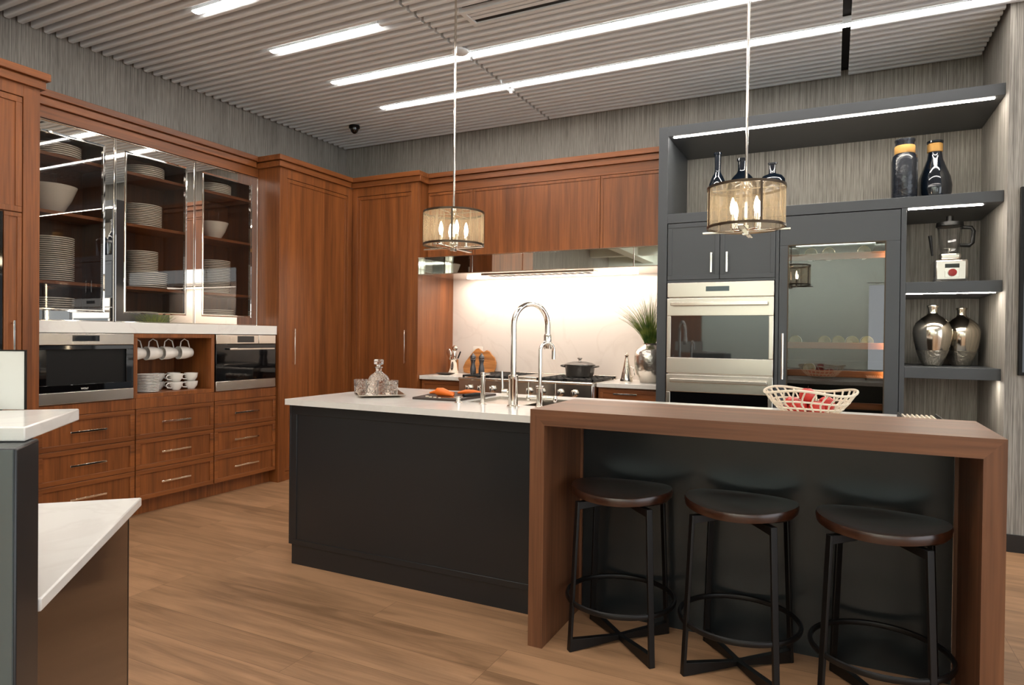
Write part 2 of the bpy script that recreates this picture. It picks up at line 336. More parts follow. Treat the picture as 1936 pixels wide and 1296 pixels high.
for k, y in rows:
    xe = XN-.02 if y > YN-.02 else 10.9
    segs = [(0, .022, 2.508), (1, 2.53, 5.026), (2, 5.078, xe)]
    for i, a, b in segs:
        spans = [(a, b)]
        if k in LEDROW:
            l0, l1 = LEDROW[k]; new = []
            for p, q in spans:
                if l1 <= p or l0 >= q: new.append((p, q)); continue
                if p < l0: new.append((p, l0-.004))
                if q > l1: new.append((l1+.004, q))
            spans = new
        if i == 1 and -2.20 < y < -1.99: # the long slot diffuser
            new = []
            for p, q in spans:
                new += [(p, 2.80)] if p < 2.80 else []
                if q > 4.45: new.append((4.45, q))
            spans = new
        for p, q in spans:
            if q-p < .01: continue
            h = .0195; yy = [(-h, .055), (-h, .010), (-h+.002, .004), (-h+.005, .001), (-h+.010, 0), (h-.010, 0), (h-.005, .001), (h-.002, .004), (h, .010), (h, .055)]
            n = len(yy); vs = [(p, y+u, ZC+w) for u, w in yy]+[(q, y+u, ZC+w) for u, w in yy]
            fs = [tuple(range(n)), tuple(range(2*n-1, n-1, -1))]+[(j+1, j, n+j, n+j+1) for j in range(n-1)]+[(0, n-1, 2*n-1, n)]
            slm[i].add(vs, fs)
for i in range(3): struct('ceiling', slm[i], SLATW)
# beyond the slats: plaster ceiling with beams, far wall with openings
struct('ceiling', MB().box(-.15, 11, -11, -6.6, 3.3, 3.4), PLASTER)
bm_ = MB()
for x in (1.0, 2.6, 4.2, 5.8, 7.4): bm_.box(x-.12, x+.12, -11, -6.62, 3.1, 3.3)
for y in (-8.2, -9.7): bm_.box(-.1, 9, y-.1, y+.1, 3.13, 3.3)
struct('trim_1', bm_, PLASTER)
fwm = MB(); fwm.box(-.15, 1.2, -11.15, -11, 0, 3.4); fwm.box(2.3, 5.6, -11.15, -11, 0, 3.4); fwm.box(6.2, 7.2, -11.15, -11, 0, 3.4); fwm.box(1.2, 2.3, -11.15, -11, 2.5, 3.4); fwm.box(5.6, 6.2, -11.15, -11, 2.5, 3.4); fwm.box(5.6, 6.2, -11.15, -11, 0, .6); fwm.box(7.2, 8.8, -11.15, -11, 2.5, 3.4); fwm.box(8.8, 11, -11.15, -11, 0, 3.4); fwm.box(7.2, 8.8, -11.15, -11, 0, .6)
struct('wall_front', fwm, PAINTW)
struct('window_1', MB().frame_y(-11.1, -11.04, 5.6, 6.2, .6, 2.5, .05), PLASTER)
struct('window_2', MB().frame_y(-11.1, -11.04, 7.2, 8.8, .6, 2.5, .07).box(7.97, 8.03, -11.1, -11.04, .6, 2.5), PLASTER)
struct('door_1', MB().frame_y(-11.1, -11.04, 1.2, 2.3, 0, 2.5, .08).box(1.28, 2.22, -11.09, -11.05, .0, 2.42), WZ)

# ceiling fittings
def led(x0, x1, y, label, cat='ceiling light'):
    t = thing('linear_ceiling_light', label, cat, ((x0+x1)/2, y, ZC), 'linear lights set between the ceiling slats')
    part('diffuser', MB().box(x0, x1, y-.024, y+.024, ZC+.002, ZC+.006), LED, t, smooth=False)
    part('housing', MB().box(x0-.003, x1+.003, y-.026, y+.026, ZC+.007, ZC+.055), SLATW, t)
names = {0: 'long linear ceiling light nearest the back wall, running across to the right', -8: 'long linear ceiling light second from the back wall, crossing behind the left pendant rod', -16: 'short linear ceiling light strip left of the left pendant rod', -24: 'short linear ceiling light cut by the top edge at upper left',
         -32: 'added unseen linear light above the photographer, fifth from the back wall', -40: 'added unseen linear light behind the photographer, sixth from the back wall', -48: 'added unseen linear light behind the photographer, seventh from the back wall', -56: 'added unseen linear light behind the photographer, eighth from the back wall'}
for k, (a, b) in LEDROW.items(): led(a, b, -.96+PT*k, names[k])
t = thing('ceiling_air_diffuser', 'long slot air diffuser with pale frame and black slot set in slatted ceiling', 'air vent', (3.6, -2.09, ZC))
f_ = MB(); f_.box(2.80, 4.45, -2.20, -2.165, ZC-.004, ZC+.03); f_.box(2.80, 4.45, -2.03, -1.995, ZC-.004, ZC+.03); f_.box(2.80, 2.835, -2.165, -2.03, ZC-.004, ZC+.03); f_.box(4.415, 4.45, -2.165, -2.03, ZC-.004, ZC+.03)
part('frame', f_, SLATW, t, bev=.002)
part('blade', MB().box(2.835, 4.415, -2.155, -2.125, ZC-.001, ZC+.007), SLATW, t); part('blade', MB().box(2.835, 4.415, -2.112, -2.078, ZC-.001, ZC+.007), SLATW, t)
part('slot', MB().box(2.835, 4.415, -2.165, -2.03, ZC+.008, ZC+.012), BLACKP, t)
t = thing('security_camera', 'small black dome security camera on slatted ceiling near the corner', 'camera', (.673, -.673, ZC))
part('housing', MB().lathe([(.0, 0), (.052, 0), (.054, -.022), (.05, -.026), (0, -.026)], (.673, -.673, ZC)), BLACKP, t)
part('dome', MB().lathe([(.042, -.026), (.040, -.045), (.030, -.064), (.014, -.077), (0, -.08)], (.673, -.673, ZC), 24), BGLASS, t)
solo('smoke_detector', MB().lathe([(0, 0), (.062, 0), (.062, -.012), (.05, -.022), (0, -.024)], (2.52, -1.715, ZC)), SLATW, 'flat round pale ceiling disc beside the left pendant rod', 'smoke detector', loc=(2.52, -1.715, ZC))
solo('sprinkler_head', MB().lathe([(0, 0), (.03, 0), (.03, -.006), (.012, -.012), (.012, -.03), (.02, -.034), (0, -.034)], (2.52, -.875, ZC), 20), SLATW, 'tiny ceiling sprinkler beside the back long light strip', 'sprinkler', loc=(2.52, -.875, ZC))

# ================================================================== LEFT WALL MILLWORK
def crown_x(mb, x, y0, y1, zb, depth0=0, endL=False, endR=False):   # face looks +x
    depth0 = max(depth0, .003); mb.box(depth0, x+.022, y0-(.022 if endL else 0), y1+(.022 if endR else 0), zb, zb+.048)
    mb.box(depth0, x+.040, y0-(.04 if endL else 0), y1+(.04 if endR else 0), zb+.054, zb+.098); mb.box(depth0, x+.016, y0, y1, zb+.048, zb+.054); return mb
def crown_y(mb, y, x0, x1, zb, back=-.003):
    mb.box(x0, x1, y-.022, back, zb, zb+.048); mb.box(x0, x1, y-.016, back, zb+.048, zb+.054); mb.box(x0, x1, y-.040, back, zb+.054, zb+.098); return mb
def handle_v(parent, x, y, z0, z1, face, mat=CHROME, th=.011):
    m = MB()
    if face == 'x':
        m.box(x+.026, x+.036, y-th/2, y+th/2, z0, z1); m.box(x, x+.028, y-th/2, y+th/2, z0+.012, z0+.022); m.box(x, x+.028, y-th/2, y+th/2, z1-.022, z1-.012)
    else:
        m.box(x-th/2, x+th/2, y-.036, y-.026, z0, z1); m.box(x-th/2, x+th/2, y-.028, y, z0+.012, z0+.022); m.box(x-th/2, x+th/2, y-.028, y, z1-.022, z1-.012)
    return part('handle', m, mat, parent, bev=.0015)
def handle_h(parent, x, y, z, length, face, mat=CHROME, out=.03):
    m = MB(); h = length/2; q = length*.34
    if face == 'x':
        m.box(x+out-.008, x+out, y-h, y+h, z-.0065, z+.0065)
        for s in (-q, q): m.box(x, x+out-.006, y+s-.004, y+s+.004, z-.004, z+.004)
    else:
        m.box(x-h, x+h, y-out, y-out+.008, z-.0065, z+.0065)
        for s in (-q, q): m.box(x+s-.004, x+s+.004, y-out+.006, y, z-.004, z+.004)
    return part('handle', m, mat, parent, bev=.0012)
def door_x(parent, x, y0, y1, z0, z1, w=.03, name='door', mats=(WZ, WZ), rec=.008, th=.02):
    d = part(name, MB().frame_x(x-th, x, y0, y1, z0, z1, w), mats[0], parent, bev=.002)
    part('panel', MB().box(x-th, x-rec, y0+w, y1-w, z0+w, z1-w), mats[1], d)
    return d
def door_y(parent, y, x0, x1, z0, z1, w=.03, name='door', mats=(WZ, WZ), rec=.008, th=.02):
    d = part(name, MB().frame_y(y, y+th, x0, x1, z0, z1, w), mats[0], parent, bev=.002)
    part('panel', MB().box(x0+w, x1-w, y+rec, y+th, z0+w, z1-w), mats[1], d)
    return d

# tall cabinet at the far left
t = thing('tall_cabinet', 'tall cherry wood cabinet at the left edge with chrome handle and black appliance front', 'cabinet', (.35, -4.3, 0))
XA = .69; YA = -3.565
c = MB(); c.box(.003, XA-.022, -5.0, YA, 0, 2.764)
c.box(XA-.022, XA, -3.655, YA, 0, 2.764); c.box(XA-.022, XA, -5.0, -3.655, 2.692, 2.764); c.box(XA-.022, XA, -3.753, -3.655, 0, .09)
part('carcass', c, WZ, t, bev=.0015)
d = door_x(t, XA-.004, -4.62, -3.659, 2.01, 2.688, .034)
d = door_x(t, XA-.004, -3.752, -3.659, .09, 2.004, .024); handle_v(d, XA-.004, -3.713, 1.17, 1.37, 'x')
part('appliance_front', MB().box(XA-.02, XA-.006, -4.62, -3.757, .3, 2.0), BGLASS, t, bev=.002)
part('crown_moulding', crown_x(MB(), XA, -5.0, YA, 2.764, 0, False, True), WY, t, bev=.002)

# display cabinet with mirrored doors
XU = .381; ZG0, ZG1 = 1.377, 2.690
t = thing('display_cabinet', 'cherry wood wall cabinet with three mirror framed glass doors full of white dishes', 'cabinet', (.19, -2.6, ZG0))
c = MB(); c.box(.003, .018, -3.54, -1.617, ZG0, 2.76)
c.box(.018, XU-.024, -3.56, -3.54, ZG0, 2.762); c.box(.018, XU-.024, -1.634, -1.617, ZG0, 2.762)
c.box(.018, XU-.024, -3.54, -1.634, ZG0, 1.394); c.box(.018, XU-.024, -3.54, -1.634, 2.672, 2.69); c.box(.018, XU, -3.56, -1.617, 2.695, 2.762)
c.box(.018, XU-.03, -2.922, -2.902, 1.394, 2.672); c.box(.018, XU-.03, -2.271, -2.251, 1.394, 2.672)
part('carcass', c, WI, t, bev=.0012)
for z in (2.483, 2.102, 1.636):
    for a, b in ((-3.54, -2.922), (-2.902, -2.271), (-2.251, -1.634)):
        part('shelf', MB().box(.018, .335, a+.002, b-.002, z-.011, z+.011), WY, t, bev=.001)
part('frieze', MB().box(XU, XU+.004, -3.522, -1.617, 2.697, 2.772), WY, t)
part('crown_moulding', crown_x(MB(), XU+.004, -3.523, -1.657, 2.775), WY, t, bev=.002)
for i, (a, b) in enumerate(((-3.556, -2.911), (-2.908, -2.261), (-2.258, -1.616))):
    # bevelled mirror frame: four mitred strips, each with a raised flat and a bevel to the inner edge
    w = .082; m = MB(); x1 = XU; x0 = XU-.022
    def strip(p0, p1, q1, q0):
        m.add([p0, p1, q1, q0], [(0, 1, 2, 3)])
    O = [(a, ZG0), (b, ZG0), (b, ZG1), (a, ZG1)]
    def ring(d, x): return [(x, a+d, ZG0+d), (x, b-d, ZG0+d), (x, b-d, ZG1-d), (x, a+d, ZG1-d)]
    R = [ring(0, x0), ring(0, x1-.004), ring(.009, x1), ring(w-.014, x1), ring(w, x1-.0035), ring(w, x0)]
    vs = [v for r_ in R for v in r_]; fs = []
    for q in range(5):
        for j in range(4): k2 = (j+1) % 4; fs.append((q*4+j, q*4+k2, (q+1)*4+k2, (q+1)*4+j))
    for j in range(4): k2 = (j+1) % 4; fs.append((20+j, 20+k2, k2, j))
    m.add(vs, fs)
    d = part('door', m, MIRROR, t, label='mirror framed glass door', smooth=False)
    part('pane', MB().box(x1-.010, x1-.006, a+w-.004, b-w+.004, ZG0+w-.004, ZG1-w+.004), PANE, d, smooth=False)
    part('edge_trim', MB().frame_x(x1-.004, x1+.003, a, b, ZG0, ZG1, .0045).frame_x(x1-.005, x1+.002, a+w-.003, b-w+.003, ZG0+w-.003, ZG1-w+.003, .0045), CHROME, d)

# ledge
solo('quartz_ledge', MB().box(0, .622, -3.562, -1.616, 1.300, 1.376), QUARTZ, 'thick white quartz ledge running under the mirrored display cabinet', 'countertop', loc=(.31, -2.6, 1.30), bev=.003)

# appliance row
XB = .618
t = thing('built_in_coffee_machine', 'built-in black glass and steel coffee machine at the left under the ledge', 'coffee machine', (.35, -3.24, .842))
part('body', MB().box(.06, XB-.01, -3.535, -2.93, .846, 1.296), BLACKP, t)
part('control_panel', MB().box(XB-.01, XB+.012, -3.538, -2.927, 1.222, 1.296), STEEL, t, bev=.003)
part('display', MB().box(XB+.012, XB+.0135, -3.338, -3.166, 1.246, 1.284), BGLASS, t)
part('button', MB().box(XB+.012, XB+.0135, -3.34, -3.333, 1.234, 1.239), CHROME, t)
g = MB().frame_x(XB-.01, XB+.006, -3.538, -2.927, .922, 1.220, .05, .028, .045)
part('front_glass', g, BGLASS, t, bev=.002)
part('niche', MB().box(XB-.10, XB-.095, -3.49, -2.975, .965, 1.195).box(XB-.10, XB-.01, -3.49, -2.975, .955, .967), BLACKP, t)
s_ = part('dispenser', MB().box(XB-.07, XB-.02, -3.345, -3.255, 1.10, 1.195), BLACKP, t)
part('spout', MB().lathe([(.007, 1.075), (.009, 1.125)], (XB-.03, -3.318, 0), 16), CHROME, s_); part('spout', MB().lathe([(.007, 1.075), (.009, 1.125)], (XB-.03, -3.285, 0), 16), CHROME, s_)
part('steam_wand', MB().lathe([(.005, 1.11), (.006, 1.155)], (XB-.03, -3.235, 0), 12), CHROME, t)
part('drip_tray', MB().box(XB-.09, XB-.012, -3.40, -3.16, .967, .985), BLACKM, t, bev=.003)
part('lower_panel', MB().box(XB-.01, XB+.012, -3.538, -2.927, .846, .921), STEEL, t, bev=.003)
vs, fs = text_mesh('WOLF', .017, .0004); part('brand_lettering', MB().add([(XB+.0068+v.z, -3.257+v.x, .938+v.y) for v in vs], fs), WHITEPL, t, smooth=False)

t = thing('cup_cubby', 'open cherry wood cubby holding white cups between two built-in appliances', 'cabinet', (.35, -2.585, .842))
part('box', MB().frame_x(.16, XB, -2.922, -2.257, .842, 1.298, .029).box(.16, .178, -2.9, -2.28, .87, 1.27), WZ, t, bev=.0015)
part('hook_rail', MB().box(.46, .475, -2.89, -2.30, 1.258, 1.268), WY, t)

t = thing('built_in_steam_oven', 'compact built-in steam oven with bar handle, right of the cup cubby', 'oven', (.35, -1.94, .842))
part('body', MB().box(.06, XB-.01, -2.245, -1.64, .846, 1.296), BLACKP, t)
part('control_panel', MB().box(XB-.01, XB+.012, -2.250, -1.827, 1.222, 1.296).box(XB-.01, XB+.012, -1.824, -1.637, 1.222, 1.296), STEEL, t, bev=.003)
part('display', MB().box(XB+.012, XB+.0135, -2.045, -1.876, 1.234, 1.286), BGLASS, t)
d = part('door', MB().box(XB-.01, XB+.010, -2.250, -1.637, .925, 1.219), BGLASS, t, bev=.002)
h = MB().box(XB+.034, XB+.046, -2.145, -1.68, 1.174, 1.188).box(XB+.01, XB+.036, -2.125, -2.11, 1.175, 1.187).box(XB+.01, XB+.036, -1.715, -1.70, 1.175, 1.187)
part('handle', h, STEELS, d, bev=.002)
part('lower_panel', MB().box(XB-.01, XB+.012, -2.250, -1.637, .846, .923), STEEL, t, bev=.003)

cols = [(-3.54, -2.9065, -3.2335, .235, 'left'), (-2.9035, -2.2565, -2.595, .24, 'middle'), (-2.2535, -1.617, -1.945, .25, 'right')]
for a, b, hy, hl, nm in cols:
    t = thing('drawer_cabinet', f'cherry wood base cabinet with three wide drawers, {nm} one under the appliance row', 'cabinet', (.3, (a+b)/2, 0), 'drawer cabinets along the left wall')
    part('carcass', MB().box(.003, XB-.024, a, b, .11, .841).box(.003, .54, a, b, 0, .11).box(XB-.024, XB, a, b, .768, .841), WZ, t, bev=.0015)
    for (z0, z1) in ((.552, .765), (.334, .549), (.116, .331)):
        d = part('drawer', MB().frame_x(XB-.023, XB+.001, a+.003, b-.003, z0, z1, .032), WY, t, bev=.002)
        part('panel', MB().box(XB-.02, XB-.009, a+.034, b-.034, z0+.03, z1-.03), WZ, d)
        handle_h(d, XB-.009, hy, (z0+z1)/2, hl, 'x', CHROME)

# pantries in the corner
XP, YP = .641, -.653
t = thing('pantry_cabinet', 'tall cherry wood pantry on the left wall beside the corner, chrome bar handle', 'cabinet', (.32, -1.13, 0))
c = MB(); c.box(.003, XP-.024, -1.613, -.10, 0, 2.773); c.box(XP-.024, XP, -1.613, -1.528, 0, 2.773); c.box(XP-.024, XP, -.723, YP, 0, 2.773); c.box(XP-.024, XP, -1.528, -.723, 2.690, 2.773); 
part('carcass', c, WZ, t, bev=.0015)
d = door_x(t, XP-.004, -1.525, -.726, .085, 2.687, .032); handle_v(d, XP-.012, -1.44, 1.03, 1.357, 'x')
part('kick_board', MB().box(XP-.022, XP-.012, -1.528, -.723, 0, .08), WY, t)
part('crown_moulding', crown_x(MB(), XP, -1.613, YP-.042, 2.773, 0, True, False), WY, t, bev=.002)
t = thing('pantry_cabinet', 'tall cherry wood pantry on the back wall left of the cooking niche', 'cabinet', (1.04, -.33, 0))
XR = 1.441
c = MB(); c.box(XP+.001, XR-.004, YP+.024, -.003, 0, 2.773); c.box(XP+.001, .705, YP, YP+.024, 0, 2.773); c.box(1.355, XR-.004, YP, YP+.024, 0, 2.773); c.box(.705, 1.355, YP, YP+.024, 2.688, 2.773)
part('carcass', c, WZ, t, bev=.0015)
d = door_y(t, YP+.004, .708, 1.352, .085, 2.685, .034); handle_v(d, 1.300, YP+.012, 1.035, 1.357, 'y')
part('kick_board', MB().box(.705, 1.355, YP+.012, YP+.022, 0, .08), WX, t)
part('crown_moulding', crown_y(MB(), YP, XP+.001, XR+.030, 2.773), WX, t, bev=.002)
solo('niche_side_panel', MB().box(XR-.003, XR, YP+.001, -.003, .93, 1.885), WZ, 'lit cherry wood side panel of the cooking niche, left of the marble splash', 'panel', loc=(XR, -.3, .93))

# ================================================================== COOKING WALL
YU = -.498; XT = 3.755
t = thing('hood_cabinet', 'wide cherry wood wall cabinet over the range hood with three flat panel doors', 'cabinet', (2.6, -.25, 2.05))
part('carcass', MB().box(XR+.001, XT-.003, YU+.022, -.003, 2.049, 2.772).box(XR+.001, XT-.003, YU, YU+.022, 2.692, 2.772), WX, t, bev=.001)
for a, b in ((XR+.003, 1.941), (1.945, 3.194), (3.198, XT-.006)): door_y(t, YU, a, b, 2.052, 2.688, .024, mats=(WZ, WZ), rec=.006)
part('crown_moulding', crown_y(MB(), YU, XR+.031, XT-.003, 2.773), WX, t, bev=.002)
t = thing('range_hood', 'mirror polished hood valance above the range with grille underneath', 'range hood', (2.6, -.33, 1.89))
part('mirror_front', MB().box(XR+.002, XT-.004, YP, YP+.012, 1.889, 2.043), MIRROR, t, bev=.002)
part('top_trim', MB().box(XR+.002, XT-.004, YP-.002, YU-.001, 2.0435, 2.0475), CHROME, t)
part('underside', MB().box(XR+.002, XT-.004, YP+.013, -.012, 1.885, 1.90), STEEL, t)
part('grille', MB().box(2.05, 3.15, -.52, -.30, 1.872, 1.885), STEELS, t, bev=.002)
gm = MB()
for i in range(14): gm.box(2.10+i*.072, 2.15+i*.072, -.47, -.35, 1.8705, 1.873)
part('grille_slots', gm, BLACKP, t)
part('lamp_cover', MB().box(1.75, 3.45, -.26, -.18, 1.871, 1.885), emit('hood_lamp', (1, .86, .72, 1), 6), t, smooth=False)
solo('marble_backsplash', MB().box(XR+.001, XT-.004, -.012, -.001, .90, 1.885), SPLASH, 'full height white veined marble splash behind the range', 'backsplash', loc=(2.6, 0, .9))
t = thing('wall_outlet', 'white wall outlet on marble above the olive wood board', 'outlet', (1.745, -.012, 1.165))
part('plate', MB().box(1.69, 1.80, -.018, -.0125, 1.125, 1.20), WHITEPL, t, bev=.002)
part('socket', MB().box(1.71, 1.74, -.020, -.018, 1.14, 1.185), WHITEPL, t, bev=.001); part('socket', MB().box(1.75, 1.78, -.020, -.018, 1.14, 1.185), WHITEPL, t, bev=.001)
YC = -.62
solo('quartz_countertop', MB().box(XR+.001, 1.905, YC, -.013, .89, .925), QUARTZ, 'short white quartz countertop left of the range', 'countertop', loc=(1.67, -.3, .89), bev=.002)
solo('quartz_countertop', MB().box(3.225, XT-.004, YC, -.013, .89, .925), QUARTZ, 'short white quartz countertop right of the range under the silver vase', 'countertop', loc=(3.5, -.3, .89), bev=.002)
for a, b, lb in ((XR+.001, 1.903, 'cherry wood base cabinet left of the steel range'), (3.227, XT-.004, 'cherry wood base cabinet with drawer right of the steel range')):
    t = thing('base_cabinet', lb, 'cabinet', ((a+b)/2, -.3, 0))
    part('carcass', MB().box(a, b, YC+.04, -.013, .09, .889).box(a, b, YC+.09, -.013, 0, .09), WZ, t, bev=.001)
    d = part('drawer', MB().frame_y(YC+.018, YC+.038, a+.02, b-.012, .70, .872, .026), WX, t, bev=.0015)
    part('panel', MB().box(a+.045, b-.037, YC+.026, YC+.038, .725, .847), WX, d)
    handle_h(d, (a+b)/2-.02, YC+.026, .838 if a > 3 else .80, .2, 'y', CHROME)
    door_y(t, YC+.018, a+.02, b-.012, .10, .695, .03)
# range
t = thing('gas_range', 'wide stainless steel range with cast iron grates under the mirror hood', 'range', (2.565, -.35, 0))
RX0, RX1 = 1.93, 3.215
part('body', MB().box(RX0, RX1, -.66, -.03, .10, .925), STEELS, t, bev=.003)
part('control_panel', MB().box(RX0, RX1, -.70, -.661, .765, .925), STEELS, t, bev=.006)
part('bullnose', MB().tube([(RX0, -.70, .918), (RX1, -.70, .918)], .012), STEELS, t)
for x0, x1 in ((RX0+.01, 2.40), (2.43, RX1-.01)):
    d = part('oven_door', MB().box(x0, x1, -.69, -.661, .20, .75), STEELS, t, bev=.004)
    part('handle', MB().tube([(x0+.04, -.735, .70), (x1-.04, -.735, .70)], .012).box(x0+.06, x0+.08, -.735, -.69, .692, .708).box(x1-.08, x1-.06, -.735, -.69, .692, .708), STEELS, d)
for x in (2.04, 2.16, 2.28, 2.64, 2.76, 2.93, 3.06):
    k = part('knob', MB().lathe([(.030, 0), (.032, -.012), (.024, -.016), (.022, -.045), (.018, -.050), (0, -.050)], (x, -.7, .835), 24, axis='y'), STEELS, t)
    part('grip', MB().box(x-.005, x+.005, -.762, -.748, .812, .862), CHROME, k, bev=.002)
part('back_riser', MB().box(RX0, RX1, -.05, -.03, .926, .955), STEELS, t, bev=.002)
part('griddle_cover', MB().box(2.45, 2.68, -.64, -.08, .926, .952), STEELS, t, bev=.004)
for x0, x1 in ((RX0+.01, 2.19), (2.2, 2.44), (2.69, 2.945), (2.955, RX1-.01)):
    g = MB().box(x0, x0+.016, -.65, -.07, .934, .95).box(x1-.016, x1, -.65, -.07, .934, .95)
    for y in (-.65, -.51, -.37, -.36, -.22, -.086): g.box(x0, x1, y, y+.016, .934, .95)
    for x in (x0+.06, (x0+x1)/2-.006, x1-.07): g.box(x, x+.012, -.65, -.07, .938, .95)
    for x in (x0, x1-.016):
        for y in (-.65, -.37, -.086): g.box(x, x+.016, y, y+.016, .926, .936)
    part('grate', g, CASTI, t, bev=.0015)
    for yb in (-.5, -.22): part('burner', MB().lathe([(.05, .926), (.052, .932), (.03, .934), (0, .934)], ((x0+x1)/2, yb, 0), 24), BLACKM, t)

# things on the back counter and range
t = thing('utensil_crock', 'steel cylinder crock holding steel cooking utensils by the niche corner', 'utensil holder', (1.56, -.19, .925))
part('cylinder', MB().lathe([(.052, .925), (.054, .93), (.054, 1.065), (.056, 1.07), (.051, 1.07), (.05, .935), (0, .932)], (1.56, -.19, 0)), CHROME, t)
def utensil(nm, label, cat, a, b, head, mat=STEELS):
    u = thing(nm, label, cat, a); part('stem', MB().tube([a, b], .005, 8), mat, u); hd = head(b); part('head', hd, mat, u); return u
def ell(c, rx, ry, rz, seg=18):
    m = MB(); prof = [(sin(pi*i/10), -cos(pi*i/10)) for i in range(11)]; prof[0] = (0, -1); prof[-1] = (0, 1)
    m.lathe(prof, (0, 0, 0), seg); m.v = [(c[0]+v[0]*rx, c[1]+v[1]*ry, c[2]+v[2]*rz) for v in m.v]; return m
utensil('ladle', 'steel ladle leaning left, highest head in the crock', 'ladle', (1.565, -.19, .94), (1.55, -.18, 1.175), lambda p: MB().lathe([(0, -.028), (.02, -.022), (.031, 0), (.029, 0), (.018, -.018), (0, -.024)], (p[0]+.02, p[1], p[2]+.005), 20, axis='y'))
utensil('slotted_spoon', 'steel round spoon in the crock on the far left', 'spoon', (1.553, -.2, .945), (1.512, -.195, 1.12), lambda p: ell((p[0]-.005, p[1], p[2]+.02), .027, .007, .038))
utensil('serving_spoon', 'steel spoon in the crock in front of the ladle', 'spoon', (1.56, -.205, .94), (1.535, -.215, 1.10), lambda p: ell((p[0]-.003, p[1], p[2]+.02), .025, .008, .042))
utensil('whisk', 'steel utensil standing upright in the crock middle', 'whisk', (1.578, -.21, .94), (1.588, -.212, 1.08), lambda p: ell((p[0], p[1], p[2]+.03), .018, .018, .05))
u = thing('spatula', 'dark handled spatula leaning right out of the crock', 'spatula', (1.58, -.19, .94))
part('blade', MB().bar((1.575, -.19, .94), (1.607, -.18, 1.078), .012, .004), CHROME, u); part('handle', MB().bar((1.607, -.18, 1.078), (1.632, -.17, 1.15), .024, .012), BLACKP, u, bev=.004)
t = thing('oval_dish', 'small dark oval dish lying on the counter left of the range', 'dish', (1.60, -.40, .925))
part('dish', MB().lathe([(0, .926), (.05, .926), (.095, .938), (.10, .944), (.096, .944), (.05, .931), (0, .93)], (1.60, -.40, 0), 32, 1.0, .75), SLATE, t)
t = thing('recipe_card', 'white paper card lying under the dark oval dish', 'paper', (1.66, -.5, .925)); t_ = part('sheet', MB().prism([(1.56, -.56), (1.74, -.53), (1.72, -.44), (1.54, -.47)], .9252, .9262), WHITEP, t)
# olive wood board leaning on the splash
ol = [(-.17, .0), (-.185, .05), (-.165, .10), (-.135, .14), (-.10, .185), (-.06, .225), (-.03, .235), (.0, .215), (.035, .20), (.07, .218), (.10, .205), (.13, .175), (.165, .15), (.19, .10), (.19, .05), (.17, .0), (.12, -.008), (-.12, -.008)]
n = len(ol); m = MB(); th = .018
vs = [(1.79+x, -.085+z*.22, .935+z*1.06) for x, z in ol]+[(1.79+x, -.085+th+z*.22, .935+z*1.06) for x, z in ol]
m.add(vs, [tuple(range(n)), tuple(range(2*n-1, n-1, -1))]+[(i+n, (i+1) % n+n, (i+1) % n, i) for i in range(n)])
t = solo('cutting_board', m, OLIVE, 'olive wood board with wavy natural edge leaning against the marble', 'cutting board', loc=(1.79, -.085, .93), bev=.003)
def mill(x, y, label):
    t = thing('pepper_mill', label, 'pepper mill', (x, y, .951), 'pepper mills on the range')
    part('body', MB().lathe([(.026, .951), (.028, .956), (.028, 1.0), (.024, 1.02), (.018, 1.045), (.022, 1.07), (.026, 1.085), (.022, 1.092)], (x, y, 0), 24), BLACKM if 0 else PEPPER, t)
    part('head', MB().lathe([(.020, 1.092), (.026, 1.098), (.026, 1.115), (.018, 1.128), (.010, 1.134), (.008, 1.142), (0, 1.146)], (x, y, 0), 24), PEPPER, t)
    return t
mill(1.965, -.50, 'dark grey mill on the range, left of the pair before the wooden board'); mill(2.045, -.48, 'dark grey mill on the range, right of the pair before the wooden board')
# dutch oven
px, py, pz = 2.97, -.34, .951
t = thing('dutch_oven', 'dark grey enamelled oval pot with lid on the right burner', 'cooking pot', (px, py, pz))
part('pot', MB().lathe([(.10, 0), (.116, .006), (.124, .03), (.132, .10), (.136, .104), (.128, .104), (.12, .03), (0, .01)], (px, py, pz), 40, 1.03, .86), ENAM, t)
part('handle', MB().tube([(px-.128, py-.04, pz+.09), (px-.165, py-.035, pz+.098), (px-.172, py, pz+.099), (px-.165, py+.035, pz+.098), (px-.128, py+.04, pz+.09)], .008, 8), ENAM, t)
part('handle', MB().tube([(px+.128, py-.04, pz+.09), (px+.165, py-.035, pz+.098), (px+.172, py, pz+.099), (px+.165, py+.035, pz+.098), (px+.128, py+.04, pz+.09)], .008, 8), ENAM, t)
l_ = part('lid', MB().lathe([(.138, .105), (.137, .112), (.11, .126), (.06, .137), (0, .141)], (px, py, pz), 40, 1.03, .86), ENAM, t)
part('knob', MB().lathe([(.010, .139), (.009, .150), (.024, .166), (.024, .171), (0, .173)], (px, py, pz), 20), STEELS, l_)
